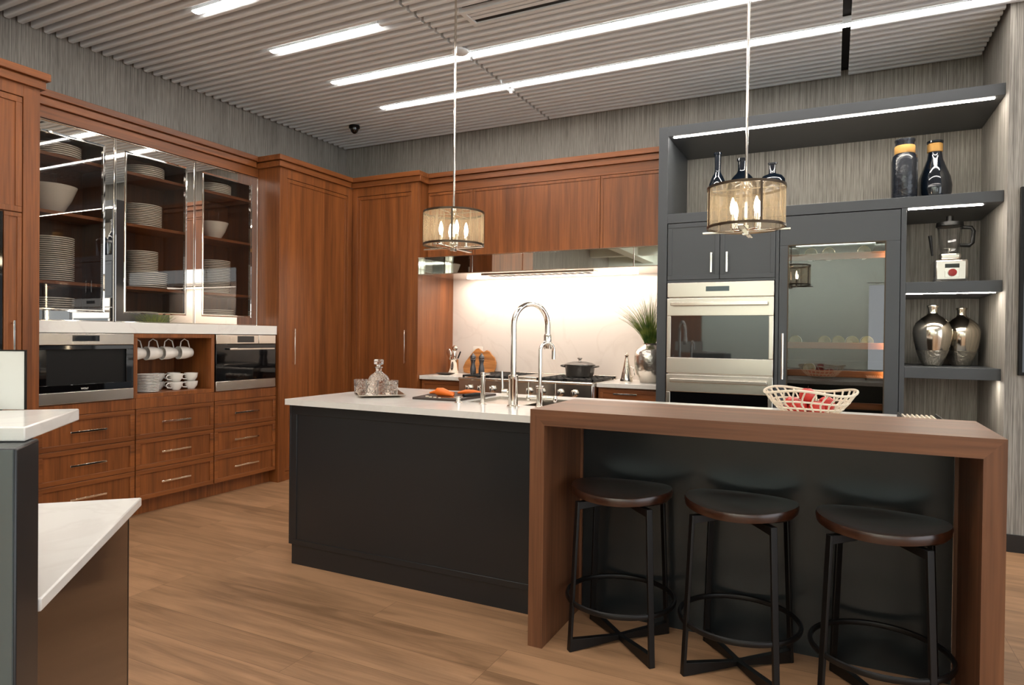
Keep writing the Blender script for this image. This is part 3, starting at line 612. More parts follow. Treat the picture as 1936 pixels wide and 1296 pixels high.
# cone pot and vase
t = thing('oil_cruet', 'tall conical polished steel cruet beside the silver vase', 'cruet', (3.405, -.36, .925))
part('body', MB().lathe([(.055, .925), (.056, .93), (.048, .975), (.030, 1.06), (.016, 1.125), (.013, 1.14), (.020, 1.158), (.018, 1.16), (0, 1.145)], (3.405, -.36, 0)), CHROME, t)
part('lid', MB().lathe([(.012, 1.15), (.008, 1.165), (.007, 1.178), (0, 1.182)], (3.405, -.36, 0), 16), CHROME, t)
part('handle', MB().tube([(3.43, -.36, 1.06), (3.465, -.36, 1.05), (3.475, -.36, .99), (3.45, -.36, .945)], .004, 8), CHROME, t)
vx, vy = 3.60, -.33
t = thing('silver_vase', 'hammered silver round vase holding tall grass beside the charcoal unit', 'vase', (vx, vy, .925))
part('body', MB().lathe([(.075, .925), (.082, .93), (.115, 1.0), (.132, 1.08), (.134, 1.14), (.125, 1.19), (.10, 1.222), (.062, 1.24), (.056, 1.25), (.060, 1.262), (.052, 1.262), (.05, 1.24), (.04, 1.2), (0, 1.19)], (vx, vy, 0), 48), HAMM, t)
g = MB(); rnd = random.Random(3)
for i in range(230):
    a = rnd.uniform(0, 2*pi); sp = rnd.random()**.7; L = rnd.uniform(.28, .50)*(1-.10*sp); lean = .85*sp
    bx, by = vx+.035*cos(a)*sp, vy+.035*sin(a)*sp; pts = []; rs = []
    for q in range(6):
        f = q/5; ln = lean*f*f*.8+lean*f*.35; pts.append((bx+cos(a)*L*ln*.8, min(by+sin(a)*L*ln*.7, -.03), 1.22+L*f*(1-.25*lean*f))); rs.append(.0026*(1-.85*f)+.0002)
    if any(p[0] > XT-.02 for p in pts): pts = [(min(p[0], XT-.02), p[1], p[2]) for p in pts]
    g.tube(pts, rs, 4)
solo('ornamental_grass', g, GRASS, 'tall green grass bunch fanning out of the silver vase', 'plant', loc=(vx, vy, 1.22))

# ================================================================== CHARCOAL WALL UNIT
YT = -.745; XF = 5.41; X0 = 3.755
t = thing('charcoal_wall_unit', 'charcoal painted built-in unit framing wall ovens, wine fridge and open shelves', 'cabinet', (4.6, -.37, 0))
c = MB(); c.box(X0, 3.828, YT, -.002, 0, 2.953)
part('side_panel', c, CHAR, t, bev=.002)
part('top_shelf', MB().box(3.8285, XN-.001, YT, -.002, 2.876, 2.953), CHAR, t, bev=.002)
part('niche_shelf', MB().box(3.8285, XN-.001, YT, -.002, 2.199, 2.272), CHAR, t, bev=.002)
part('divider', MB().box(4.618, 4.640, YT, -.002, .09, 2.198), CHAR, t, bev=.001)
part('side_panel', MB().box(5.402, 5.432, YT, -.002, 0, 2.198), CHAR, t, bev=.001)
part('base_plinth', MB().box(3.8285, 5.40, YT+.06, -.002, 0, .088), CHAR, t)
part('back_board', MB().box(3.8285, 5.40, -.03, -.002, .09, 2.198), CHAR, t)
part('lower_panel', MB().box(3.832, 4.616, YT+.001, YT+.02, .09, .40), CHAR, t, bev=.002)
part('filler', MB().box(3.832, 4.616, YT+.003, YT+.02, 1.738, 1.756), CHAR, t)
for a, b, hx in ((3.834, 4.223, 4.168), (4.227, 4.615, 4.281)):
    d = door_y(t, YT-.001, a, b, 1.758, 2.194, .034, mats=(CHAR, CHAR), rec=.004); handle_v(d, hx, YT-.001, 1.806, 1.955, 'y', CHROME, .014)
def ledstrip(parent, x0, x1, y, z, h=.004):
    part('light_strip', MB().box(x0, x1, y-.010, y+.010, z-h, z-.0005), SLED, parent, label='glowing light strip', smooth=False)
ledstrip(t, 3.86, XN-.05, YT+.045, 2.876); ledstrip(t, 5.445, XN-.10, YT+.06, 2.199)
for z0, z1, lb in ((1.625, 1.700, 'charcoal floating shelf carrying the blender'), (1.057, 1.133, 'charcoal floating shelf carrying the two mercury glass vases')):
    s_ = thing('floating_shelf', lb, 'shelf', (5.7, -.37, z0)); part('board', MB().box(5.4325, XN-.001, YT, -.002, z0, z1), CHAR, s_, bev=.002)
    if z0 > 1.3: ledstrip(s_, 5.44, XN-.03, YT+.04, z0)
    else: part('light_strip', MB().box(5.70, XN-.03, YT+.05, YT+.07, z0-.0018, z0-.0005), SLED, s_, label='glowing light strip', smooth=False)
# ovens
t = thing('double_wall_oven', 'stainless steel double wall oven with dark windows in charcoal unit', 'oven', (4.225, -.4, .40))
OX0, OX1 = 3.838, 4.612
part('body', MB().box(OX0+.005, OX1-.005, YT+.02, -.06, .41, 1.735), STEEL, t)
part('control_panel', MB().box(OX0, OX1, YT-.018, YT+.019, 1.622, 1.734), STEEL, t, bev=.004)
part('display', MB().box(4.13, 4.30, YT-.0195, YT-.018, 1.665, 1.702), GREYDISP, t)
for z0, z1 in ((1.038, 1.614), (.43, 1.030)):
    d = part('oven_door', MB().frame_y(YT-.022, YT+.019, OX0, OX1, z0, z1, .034, .135, .122), STEEL, t, bev=.004)
    part('window', MB().box(OX0+.03, OX1-.03, YT-.021, YT-.004, z0+.118, z1-.131), OVENG if z0 > 1 else BGLASS, d)
    h = MB().box(OX0+.038, OX1-.038, YT-.072, YT-.054, z1-.058, z1-.032)
    for x in (OX0+.045, OX1-.063): h.box(x, x+.018, YT-.056, YT-.02, z1-.055, z1-.035)
    part('handle', h, STEELS, d, bev=.003)
# wine fridge
t = thing('wine_fridge', 'charcoal framed glass door wine fridge with bottles on racks', 'wine fridge', (5.02, -.4, .09))
FX0, FX1 = 4.644, 5.398; GX0, GX1, GZ0, GZ1 = 4.702, 5.312, .30, 1.984
cv = MB(); cv.box(FX0+.002, FX0+.03, YT+.05, -.04, .12, 2.16); cv.box(FX1-.03, FX1-.002, YT+.05, -.04, .12, 2.16); cv.box(FX0+.03, FX1-.03, -.07, -.04, .12, 2.16); cv.box(FX0+.03, FX1-.03, YT+.05, -.07, .12, .15); cv.box(FX0+.03, FX1-.03, YT+.05, -.07, 2.05, 2.16)
part('cabinet', cv, BLACKP, t)
d = MB(); d.box(FX0, FX1, YT-.001, YT+.04, GZ1, 2.193); d.box(FX0, FX1, YT-.001, YT+.04, .095, GZ0); d.box(FX0, GX0, YT-.001, YT+.04, GZ0, GZ1); d.box(GX1, FX1, YT-.001, YT+.04, GZ0, GZ1)
d = part('door', d, CHAR, t, bev=.002)
part('pane', MB().box(GX0, GX1, YT+.006, YT+.012, GZ0, GZ1), WPANE, d, smooth=False)
part('glass_trim', MB().frame_y(YT-.002, YT+.006, GX0-.003, GX1+.003, GZ0, GZ1+.003, .006), GUN, d)
h = MB().tube([(4.673, YT-.04, 1.02), (4.673, YT-.04, 1.35)], .009, 12).box(4.667, 4.679, YT-.04, YT, 1.045, 1.057).box(4.667, 4.679, YT-.04, YT, 1.31, 1.322)
part('handle', h, CHROME, d)
for z in (1.925, 1.285, 1.085, .86, .62, .40):
    r_ = part('rack', MB().box(FX0+.032, FX1-.032, YT+.10, YT+.125, z-.042, z+.004), WX, t, bev=.002)
    w_ = MB()
    for i in range(9): x = FX0+.06+i*.078; w_.tube([(x, YT+.124, z-.038), (x, -.1, z-.038)], .004, 6)
    part('wire', w_, STEELS, r_)
part('interior_light', MB().box(5.335, 5.345, YT+.06, YT+.075, 1.0, 1.95), WINELED, t, smooth=False)
part('interior_light', MB().box(4.70, 5.3, YT+.20, YT+.22, 2.043, 2.05), WINELED, t, smooth=False)
part('temperature_bar', MB().box(4.68, 5.36, YT+.07, YT+.09, 1.135, 1.16), BLACKP, t)
b0 = None
wb = [(4.846, 1.929, 'left one on the top rack'), (4.962, 1.929, 'middle one on the top rack'), (5.187, 1.929, 'right one on the top rack'),
      (4.748, 1.289, 'first from the left on the row of five'), (4.942, 1.289, 'second from the left on the row of five'), (5.034, 1.289, 'third from the left on the row of five'), (5.122, 1.289, 'fourth from the left on the row of five'), (5.216, 1.289, 'fifth from the left on the row of five'),
      (4.842, 1.089, 'alone on the rack below the row of five')]
for x, z, lb in wb:
    lab = 'wine bottle in the fridge, '+lb; R_ = .042; z -= .036
    if b0 is None:
        b0 = thing('wine_bottle', lab, 'bottle', (x, YT+.14, z), 'wine bottles in the fridge')
        part('glass', MB().lathe([(0, .012), (.02, .004), (R_-.004, 0), (R_, .005), (R_, .19), (.03, .215), (.014, .24), (.013, .30), (0, .30)], (x, YT+.14, z+R_), 24, axis='y'), flat('green_bottle_glass', srgb(118, 112, 70), .15, coat=.5), b0)
        part('label_band', MB().lathe([(R_+.0006, .05), (R_+.0006, .14)], (x, YT+.14, z+R_), 24, axis='y', caps=False), WHITEP, b0)
    else: dup(b0, (x, YT+.14, z), lab)

# ---- decorative bottles on the niche shelf (z 2.272)
ZS = 2.2725
def ornament(name, label, cat, x, y, z, prof, mat, sy=1, extra=None, ppart='glass', grp=None, seg=40):
    t = thing(name, label, cat, (x, y, z), grp)
    part(ppart, MB().lathe(prof, (x, y, z), seg, 1, sy), mat, t)
    if extra:
        for nm, pr, mt in extra: part(nm, MB().lathe(pr, (x, y, z), seg, 1, sy, caps=False), mt, t)
    return t
ornament('blue_glass_bottle', 'slim tall dark blue glass bottle, leftmost behind the right pendant', 'bottle', 4.167, -.52, ZS, [(.060, 0), (.066, .01), (.068, .20), (.064, .25), (.045, .30), (.026, .335), (.023, .36), (.024, .475), (.030, .48), (.030, .495), (.02, .495), (.018, .38), (0, .36)], NAVY)
ornament('blue_glass_bottle', 'broad round shouldered dark glass bottle in the middle behind the right pendant', 'bottle', 4.330, -.36, ZS, [(.09, 0), (.11, .015), (.125, .12), (.125, .20), (.11, .27), (.075, .325), (.04, .36), (.033, .38), (.033, .45), (.040, .455), (.040, .475), (.028, .475), (.025, .38), (0, .36)], NAVY, .6)
ornament('blue_glass_bottle', 'squat flat flask of dark glass, rightmost behind the right pendant', 'bottle', 4.560, -.42, ZS, [(.08, 0), (.095, .015), (.10, .10), (.10, .22), (.093, .27), (.07, .30), (.028, .315), (.024, .32), (.024, .385), (.034, .388), (.034, .40), (.02, .40), (.018, .33), (0, .32)], NAVY, .55)
ornament('blue_glass_jar', 'straight dark rippled glass jar with cord at its neck', 'jar', 5.436, -.48, ZS, [(.074, 0), (.080, .01), (.082, .30), (.076, .335), (.060, .352), (.058, .36), (.058, .43), (.064, .44), (.064, .452), (.052, .452), (.05, .36), (0, .34)], NAVYR, 1,
         [('cord_band', [(.0605, .352), (.0640, .358), (.0640, .402), (.0605, .408)], CORD)])
ornament('blue_glass_bottle', 'bulbous glossy dark bottle with cord wrapped neck on niche shelf', 'bottle', 5.630, -.36, ZS, [(.07, 0), (.085, .01), (.105, .08), (.108, .13), (.098, .19), (.072, .26), (.050, .32), (.042, .37), (.042, .43), (.052, .438), (.052, .45), (.038, .45), (.036, .37), (0, .35)], NAVY, 1,
         [('cord_band', [(.0435, .372), (.0475, .376), (.0475, .428), (.0435, .432)], CORD)])
# blender
bx, by, bz = 5.712, -.46, 1.7005
t = thing('blender', 'countertop blender with clear jar, steel base and red knob on shelf', 'blender', (bx, by, bz))
part('base', MB().box(bx-.098, bx+.098, by-.10, by+.10, bz+.012, bz+.165), STEEL, t, bev=.018)
part('foot', MB().box(bx-.08, bx+.08, by-.09, by+.09, bz, bz+.013), BLACKP, t, bev=.003)
part('collar', MB().box(bx-.062, bx+.062, by-.062, by+.062, bz+.166, bz+.212), STEELS, t, bev=.014)
part('display', MB().box(bx-.036, bx+.046, by-.1035, by-.1, bz+.105, bz+.132), BGLASS, t)
k = part('control_plate', MB().box(bx-.036, bx+.046, by-.103, by-.1, bz+.04, bz+.103), STEELS, t, bev=.001)
part('knob', MB().lathe([(.026, 0), (.024, -.02), (0, -.022)], (bx+.006, by-.103, bz+.072), 24, axis='y'), RED, k, label='red round knob')
jar = MB()
def sq(w, z): return [(bx-w, by-w, z), (bx+w, by-w, z), (bx+w, by+w, z), (bx-w, by+w, z)]
jar.lathe([(.05, .212), (.058, .24), (.072, .38), (.076, .395), (.073, .395), (.055, .24), (.0, .225)], (bx, by, bz), 8)
part('jar', jar, CLEAR, t, smooth=False)
part('blades', MB().lathe([(.012, .228), (.008, .25), (0, .252)], (bx, by, bz), 12).bar((bx-.03, by, bz+.25), (bx+.03, by, bz+.245), .01, .002), STEELS, t)
part('lid', MB().lathe([(.078, .396), (.082, .40), (.080, .425), (.03, .43), (.022, .432), (.02, .47), (0, .472)], (bx, by, bz), 24), BLACKP, t)
part('handle', MB().tube([(bx+.07, by, bz+.39), (bx+.125, by, bz+.385), (bx+.138, by, bz+.36), (bx+.132, by, bz+.28), (bx+.115, by, bz+.262), (bx+.06, by, bz+.268)], .010, 10, flat=1.3), BLACKP, t)
part('tamper', MB().tube([(bx-.115, by-.01, bz+.34), (bx-.10, by-.01, bz+.20)], [.012, .007], 10), BLACKP, t)
# mercury vases
vprof = [(.05, 0), (.058, .006), (.078, .05), (.098, .11)]
uprof = [(.098, .11), (.112, .17), (.119, .225), (.117, .26), (.10, .302), (.066, .335), (.036, .355), (.030, .37), (.030, .40), (.036, .415), (.034, .422), (.026, .42), (.024, .38), (0, .36)]
def mvase(x, y, s, lb):
    t = thing('mercury_glass_vase', lb, 'vase', (x, y, 1.1335), 'mercury glass vases on the shelf')
    part('body', MB().lathe([(r*s, z*s) for r, z in uprof], (x, y, 1.1335), 48), SILV, t); part('crackled_base', MB().lathe([(r*s, z*s) for r, z in vprof], (x, y, 1.1335), 48), SILVC, t, label='crackle textured lower part'); return t
mvase(5.620, -.47, 1.0, 'bronze silver mercury glass vase standing at the left, in front'); mvase(5.812, -.30, .97, 'bronze silver mercury glass vase at the right, half behind the other')

# picture frame on the right wall
t = thing('wall_screen', 'dark framed panel hanging at the right edge of the photo', 'wall panel', (6.7, YN, 1.68))
part('frame', MB().box(6.025, 7.4, YN-.03, YN-.001, 1.10, 2.262), BLACKP, t, bev=.003); part('panel', MB().box(6.045, 7.38, YN-.032, YN-.03, 1.12, 2.242), BGLASS, t)

# ================================================================== ISLAND
ZI = .94; IX0, IX1 = 2.237, 5.42; IYF = -3.071
t = thing('kitchen_island', 'dark charcoal kitchen island base with flat panels', 'kitchen island', (3.1, -2.6, 0))
HY1 = -2.13
BX0, BX1 = 3.859, 5.494
bs = MB().box(IX0, BX0-.003, IYF+.012, -2.881, .112, .906).box(IX0, IX1, -2.880, HY1, .112, .69)
bs.box(IX0, 3.155, -2.880, HY1, .691, .906).box(3.985, IX1, -2.880, HY1, .691, .906).box(3.155, 3.985, -2.880, -2.705, .691, .906).box(3.155, 3.985, -2.265, HY1, .691, .906)
part('base', bs, ISL, t, bev=.001)
part('plinth', MB().box(IX0+.01, BX0-.003, IYF+.004, HY1-.03, 0, .112), ISL, t, bev=.001)
part('plinth', MB().box(BX0, IX1-.01, -2.880, HY1-.03, 0, .112), ISL, t, bev=.001)
part('front_panel', MB().frame_y(IYF, IYF+.012, IX0, BX0-.002, .112, .903, .045, .05, .03).box(IX0+.04, BX0-.04, IYF+.005, IYF+.012, .13, .86), ISL, t, bev=.0015)
part('end_panel', MB().frame_x(IX0-.010, IX0, IYF, HY1, .112, .903, .05), ISL, t, bev=.0015)
SX0, SX1, SY0, SY1 = 3.16, 3.98, -2.70, -2.27
ct = MB(); CX0, CX1, CYF, CYB = 2.22, 5.44, -3.10, -2.10
CB = BX0-.001
ct.box(CX0, SX0, CYF, CYB, .907, ZI); ct.box(SX0, CB, CYF, SY0, .907, ZI); ct.box(SX0, SX1, SY1, CYB, .907, ZI); ct.box(CB, SX1, -2.82, SY0, .907, ZI); ct.box(SX1, CX1, -2.82, CYB, .907, ZI)
solo('island_countertop', ct, QUARTZ, 'white quartz island countertop with sink cut out', 'countertop', loc=(3.0, -2.6, .907))
SX0 += .0015; SX1 -= .0015; SY0 += .0015; SY1 -= .0015
t = thing('island_sink', 'long stainless steel workstation sink set into the island', 'sink', (3.57, -2.48, .70))
part('basin', MB().box(SX0, SX1, SY0, SY1, .70, .705).box(SX0, SX0+.004, SY0, SY1, .705, .937).box(SX1-.004, SX1, SY0, SY1, .705, .937).box(SX0, SX1, SY0, SY0+.004, .705, .937).box(SX0, SX1, SY1-.004, SY1, .705, .937), STEEL, t)
part('drain_rack', MB().box(SX0+.005, SX0+.30, SY0+.006, SY1-.006, .918, .926), STEELS, t, bev=.002)

# bar with waterfall ends
t = thing('waterfall_bar', 'walnut waterfall bar top with mitred legs at the island end', 'bar counter', (4.68, -3.09, 0))
BYF, BYB, BZ0, BZ1 = -3.346, -2.826, .936, 1.0023
XLi, XRi = 3.924, 5.432
tp = MB(); tp.add([(BX0, BYF, BZ1), (BX1, BYF, BZ1), (BX1, BYB, BZ1), (BX0, BYB, BZ1), (XLi, BYF, BZ0), (XRi, BYF, BZ0), (XRi, BYB, BZ0), (XLi, BYB, BZ0)], [(0, 1, 2, 3), (7, 6, 5, 4), (0, 4, 5, 1), (1, 5, 6, 2), (2, 6, 7, 3), (3, 7, 4, 0)])
part('bar_top', tp, BX, t)
for s_, xo, xi in ((0, BX0, XLi), (1, BX1, XRi)):
    lg = MB(); vs = [(xo, BYF, 0), (xi, BYF, 0), (xi, BYB, 0), (xo, BYB, 0), (xo, BYF, BZ1), (xi, BYF, BZ0), (xi, BYB, BZ0), (xo, BYB, BZ1)]
    fs = [(0, 3, 2, 1), (4, 5, 6, 7), (0, 1, 5, 4), (1, 2, 6, 5), (2, 3, 7, 6), (3, 0, 4, 7)]
    if s_: fs = [f[::-1] for f in fs]
    # keep the leg in front of the island carcass on the left
    if not s_: vs = [(x, y if y == BYF else (-2.885 if z < BZ0+.001 or 1 else y), z) for x, y, z in vs]
    lg.add(vs, fs); part('leg', lg, BZ, t)
part('corner_trim', MB().box(XLi, XLi+.012, -2.905, -2.893, 0, BZ0), BZ, t); part('corner_trim', MB().box(XRi-.012, XRi, -2.905, -2.893, 0, BZ0), BZ, t)
part('back_panel', MB().box(XLi+.0125, XRi-.0125, -2.892, -2.886, 0, BZ0), PANELM, t)

# faucets
def arc(c, dx, dy, R, z0, ztop, n=14, end=pi):
    pts = []
    for i in range(n+1):
        a = end*i/n; u = R-R*cos(a); pts.append((c[0]+dx*u, c[1]+dy*u, ztop-R+R*sin(a)))
    return [(c[0], c[1], z0)]+pts
fx, fy = 3.511, -2.80; dx, dy = .45, .893
t = thing('kitchen_faucet', 'tall polished nickel gooseneck faucet on the island', 'faucet', (fx, fy, ZI))
part('base', MB().lathe([(.034, 0), (.034, .008), (.025, .012), (.024, .13), (.026, .14), (.026, .165), (.016, .168)], (fx, fy, ZI), 28), CHROME, t)
R1 = .115; P = arc((fx, fy), dx, dy, R1, ZI+.16, 1.482, 16, pi*.99); ex, ey = P[-1][0], P[-1][1]
part('spout', MB().tube(P+[(ex, ey, 1.32)], .0145, 16), CHROME, t)
part('spray_head', MB().lathe([(.017, 0), (.021, -.01), (.021, -.075), (.018, -.082), (0, -.082)], (ex, ey, 1.322), 24), CHROME, t)
part('lever', MB().tube([(fx-.024, fy, ZI+.075), (fx-.06, fy, ZI+.075), (fx-.062, fy, ZI+.10), (fx-.066, fy, ZI+.185)], [.012, .011, .007, .006], 10).lathe([(.016, -.03), (.016, 0)], (fx-.03, fy, ZI+.075), 20, axis='x'), CHROME, t)
f2x, f2y = 3.646, -2.762
t = thing('filtered_water_faucet', 'short polished nickel gooseneck tap with two lever handles, right of the tall faucet', 'faucet', (f2x, f2y, ZI))
part('base', MB().lathe([(.025, 0), (.025, .006), (.018, .010), (.0175, .10), (.022, .104), (.022, .112), (.010, .114)], (f2x, f2y, ZI), 24), CHROME, t)
R2 = .045; P = arc((f2x, f2y), dx, dy, R2, ZI+.11, 1.278, 12, pi*.98)
part('spout', MB().tube(P+[(P[-1][0], P[-1][1], 1.19)], .0095, 14), CHROME, t)
part('handle_bridge', MB().tube([(f2x-.075, f2y, ZI+.052), (f2x+.09, f2y, ZI+.052)], .009, 12), CHROME, t)
for s in (-.065, .085):
    part('lever', MB().tube([(f2x+s, f2y, ZI+.03), (f2x+s, f2y, ZI+.13)], .0035, 8).lathe([(.010, .035), (.012, .05), (.008, .066)], (f2x+s, f2y, ZI), 14), CHROME, t)
t = thing('soap_dispenser', 'straight polished nickel soap dispenser post left of the tall faucet', 'soap dispenser', (3.318, -2.775, ZI))
part('post', MB().lathe([(.022, 0), (.022, .005), (.0125, .009), (.0125, .155), (.015, .158), (.015, .172), (0, .173)], (3.318, -2.775, ZI), 24), CHROME, t)
part('nozzle', MB().tube([(3.318, -2.775, ZI+.165), (3.334, -2.73, ZI+.163)], .006, 10), CHROME, t)
t = thing('sink_push_button', 'low round nickel push button on the island beside the slate board', 'push button', (3.166, -2.775, ZI))
part('base', MB().lathe([(.022, 0), (.022, .004), (.013, .007), (.013, .026), (.015, .028), (.015, .036), (0, .037)], (3.166, -2.775, ZI), 24), CHROME, t)

# slate board, knife, carrots
t = solo('slate_board', MB().prism([(2.835, -2.735), (3.12, -2.72), (3.13, -2.26), (2.75, -2.27)], ZI+.0005, ZI+.012), SLATE, 'dark slate serving board lying on the island left of the sink', 'cutting board', loc=(2.98, -2.5, ZI), bev=.001)
t = thing('orange_vegetable', 'whole bright orange carrot thick end on the slate board', 'carrot', (2.95, -2.60, ZI+.012))
part('root', MB().tube([(2.905, -2.60, ZI+.034), (2.92, -2.60, ZI+.038), (2.95, -2.60, ZI+.038), (2.99, -2.60, ZI+.031), (3.03, -2.60, ZI+.021)], [.012, .023, .025, .018, .008], 14), CARROT, t, local=False)
t = thing('orange_vegetable', 'lower orange carrot lying flat at the left rear of the slate board', 'carrot', (2.86, -2.50, ZI+.012))
part('root', MB().tube([(2.80, -2.50, ZI+.018), (2.84, -2.50, ZI+.026), (2.90, -2.49, ZI+.026), (2.96, -2.48, ZI+.02)], [.005, .012, .014, .008], 12), CARROT, t)
t = thing('orange_vegetable', 'orange carrot piece behind the knife on the slate board', 'carrot', (3.03, -2.40, ZI+.012))
part('root', MB().tube([(2.95, -2.42, ZI+.020), (3.0, -2.41, ZI+.027), (3.05, -2.40, ZI+.027), (3.10, -2.38, ZI+.021)], [.006, .014, .014, .008], 12), CARROT, t)
t = thing('chef_knife', 'broad steel knife lying on the slate board before the carrots', 'knife', (3.02, -2.60, ZI+.013))
kb = MB(); kp = [(2.93, -2.67), (3.0, -2.69), (3.08, -2.66), (3.115, -2.60), (3.09, -2.585), (3.0, -2.635)]
kb.prism(kp, ZI+.0125, ZI+.0145); part('blade', kb, STEELS, t)
part('handle', MB().tube([(3.095, -2.60, ZI+.023), (3.12, -2.50, ZI+.024), (3.125, -2.44, ZI+.023)], [.009, .011, .009], 10), BLACKP, t)
for i, (x, y, r_) in enumerate(((2.90, -2.68, .010), (2.935, -2.70, .009), (2.965, -2.70, .010), (2.885, -2.66, .009), (3.0, -2.705, .008))):
    o = solo('vegetable_slice', MB().lathe([(0, 0), (r_, 0), (r_, .005), (0, .005)], (x, y, ZI+.0125), 16), CERAM, 'small pale round vegetable slice on the slate board, '+('second from the left', 'middle of the five', 'fourth from the left', 'leftmost of the five', 'rightmost of the five')[i], 'vegetable slice', loc=(x, y, ZI+.0125), group='pale slices on the slate board')
# tray with decanter
t = thing('serving_tray', 'flat champagne metal tray under the crystal decanter', 'tray', (2.49, -2.62, ZI))
tr = [(2.22, -2.50), (2.555, -2.865), (2.745, -2.675), (2.41, -2.315)]
tc_ = Vector((sum(p[0] for p in tr)/4, sum(p[1] for p in tr)/4))
def scl(p, f): return (tc_.x+(p[0]-tc_.x)*f, tc_.y+(p[1]-tc_.y)*f)
m = MB(); base = [scl(p, .80) for p in tr]; m.prism(base, ZI+.001, ZI+.004)
rings = [[scl(p, f) for p in tr] for f in (.80, 1.0, 1.0, .80)]; zz = [ZI+.001, ZI+.014, ZI+.017, ZI+.0045]
vs = [(p[0], p[1], z) for r_, z in zip(rings, zz) for p in r_]; fs = []
for q in range(3):
    for j in range(4): k2 = (j+1) % 4; fs.append((q*4+j, q*4+k2, (q+1)*4+k2, (q+1)*4+j))
m.add(vs, fs); part('dish', m, TANTRAY, t, smooth=False)
dxx, dyy, dz = 2.49, -2.60, ZI+.0052
t = thing('crystal_decanter', 'square shouldered cut crystal decanter with stopper on the tray', 'decanter', (dxx, dyy, dz))
part('body', MB().lathe([(.058, 0), (.062, .005), (.064, .05), (.064, .090), (.052, .112), (.027, .130), (.018, .14), (.018, .158), (.025, .162), (.025, .166), (.014, .168)], (dxx, dyy, dz), 12), CRYS, t, smooth=False)
part('stopper', MB().lathe([(.012, .169), (.014, .176), (.028, .182), (.030, .205), (.026, .212), (0, .213)], (dxx, dyy, dz), 10), CRYS, t, smooth=False)
g0 = None
for x, y, lb in ((2.428, -2.695, 'cut crystal tumbler at the left front of the decanter'), (2.632, -2.660, 'cut crystal tumbler at the right front of the decanter'), (2.530, -2.715, 'cut crystal tumbler in the middle front of the decanter')):
    if g0 is None:
        g0 = thing('crystal_tumbler', lb, 'glass', (x, y, dz), 'crystal tumblers on the tray')
        part('glass', MB().lathe([(.033, 0), (.037, .004), (.041, .092), (.037, .092), (.033, .020), (0, .015)], (x, y, dz), 14), CRYS, g0, smooth=False)
    else: dup(g0, (x, y, dz), lb)

# fruit bowl and rack behind the bar
cx, cy, cz = 4.905, -2.47, ZI+.0005
t = thing('lattice_fruit_bowl', 'cream ceramic lattice bowl with wavy rim behind the walnut bar', 'bowl', (cx, cy, cz))
m = MB()
def bp_(a, f):
    r_ = .075+.125*(f**.75); h_ = .118*f**1.3+ .010*f*f*sin(3*a+.6); return (cx+r_*cos(a)*1.0, cy+r_*sin(a)*.85, cz+.006+h_)
for f, w in ((.0, .006), (.22, .0045), (.45, .0045), (.68, .0045), (1.0, .006)): m.tube([bp_(2*pi*i/64, f) for i in range(64)], w, 8, closed=True)
for i in range(26):
    a = 2*pi*i/26; m.tube([bp_(a+.06*sin(j*1.5), j/5) for j in range(6)], .0042, 6)
m.lathe([(0, .002), (.078, .002), (.078, .010), (0, .010)], (cx, cy, cz), 32)
part('lattice', m, CERAM, t)
apr = [(0, .012), (.012, .004), (.024, .002), (.034, .017), (.0365, .036), (.031, .056), (.017, .066), (.006, .062), (0, .058)]
a0 = None
fr = [(0, 0, .070, 'red apple on top of the fruit pile in the lattice bowl', APPLE), (-.043, -.030, .014, 'red apple at the front left in the lattice bowl', APPLE), (.031, -.031, .014, 'red apple at the front middle of the lattice bowl', APPLE), (.072, .030, .031, 'red apple at the right in the lattice bowl', APPLE), (-.076, .032, .024, 'red apple at the far left in the lattice bowl', APPLE), (.0, .040, .013, 'red apple at the back of the lattice bowl', APPLE)]
for fx_, fy_, fz_, lb, mt in fr:
    if a0 is None:
        a0 = thing('apple', lb, 'apple', (cx+fx_-.01, cy+fy_, cz+fz_), 'apples in the lattice bowl'); p = a0.location
        part('fruit', MB().lathe(apr, tuple(p), 24), mt, a0); part('stem', MB().tube([(p[0], p[1], p[2]+.060), (p[0]+.004, p[1], p[2]+.078)], .0015, 6), GUN, a0)
    else: dup(a0, (cx+fx_, cy+fy_, cz+fz_), lb, rz=random.uniform(0, 6))
t = thing('steel_dish_rack', 'low steel slotted rack with black ends peeking over the bar at right', 'rack', (5.345, -2.55, ZI))
part('body', MB().box(5.275, 5.415, -2.72, -2.38, ZI+.001, ZI+.020), STEELS, t, bev=.004)
m = MB()
for i in range(7): m.box(5.285+.0185*i, 5.292+.0185*i, -2.71, -2.39, ZI+.021, ZI+.034)
part('slats', m, CERAM, t, bev=.001)
part('end_cap', MB().box(5.268, 5.2745, -2.72, -2.38, ZI+.001, ZI+.04), BLACKP, t, bev=.002); part('end_cap', MB().box(5.4155, 5.422, -2.72, -2.38, ZI+.001, ZI+.04), BLACKP, t, bev=.002)

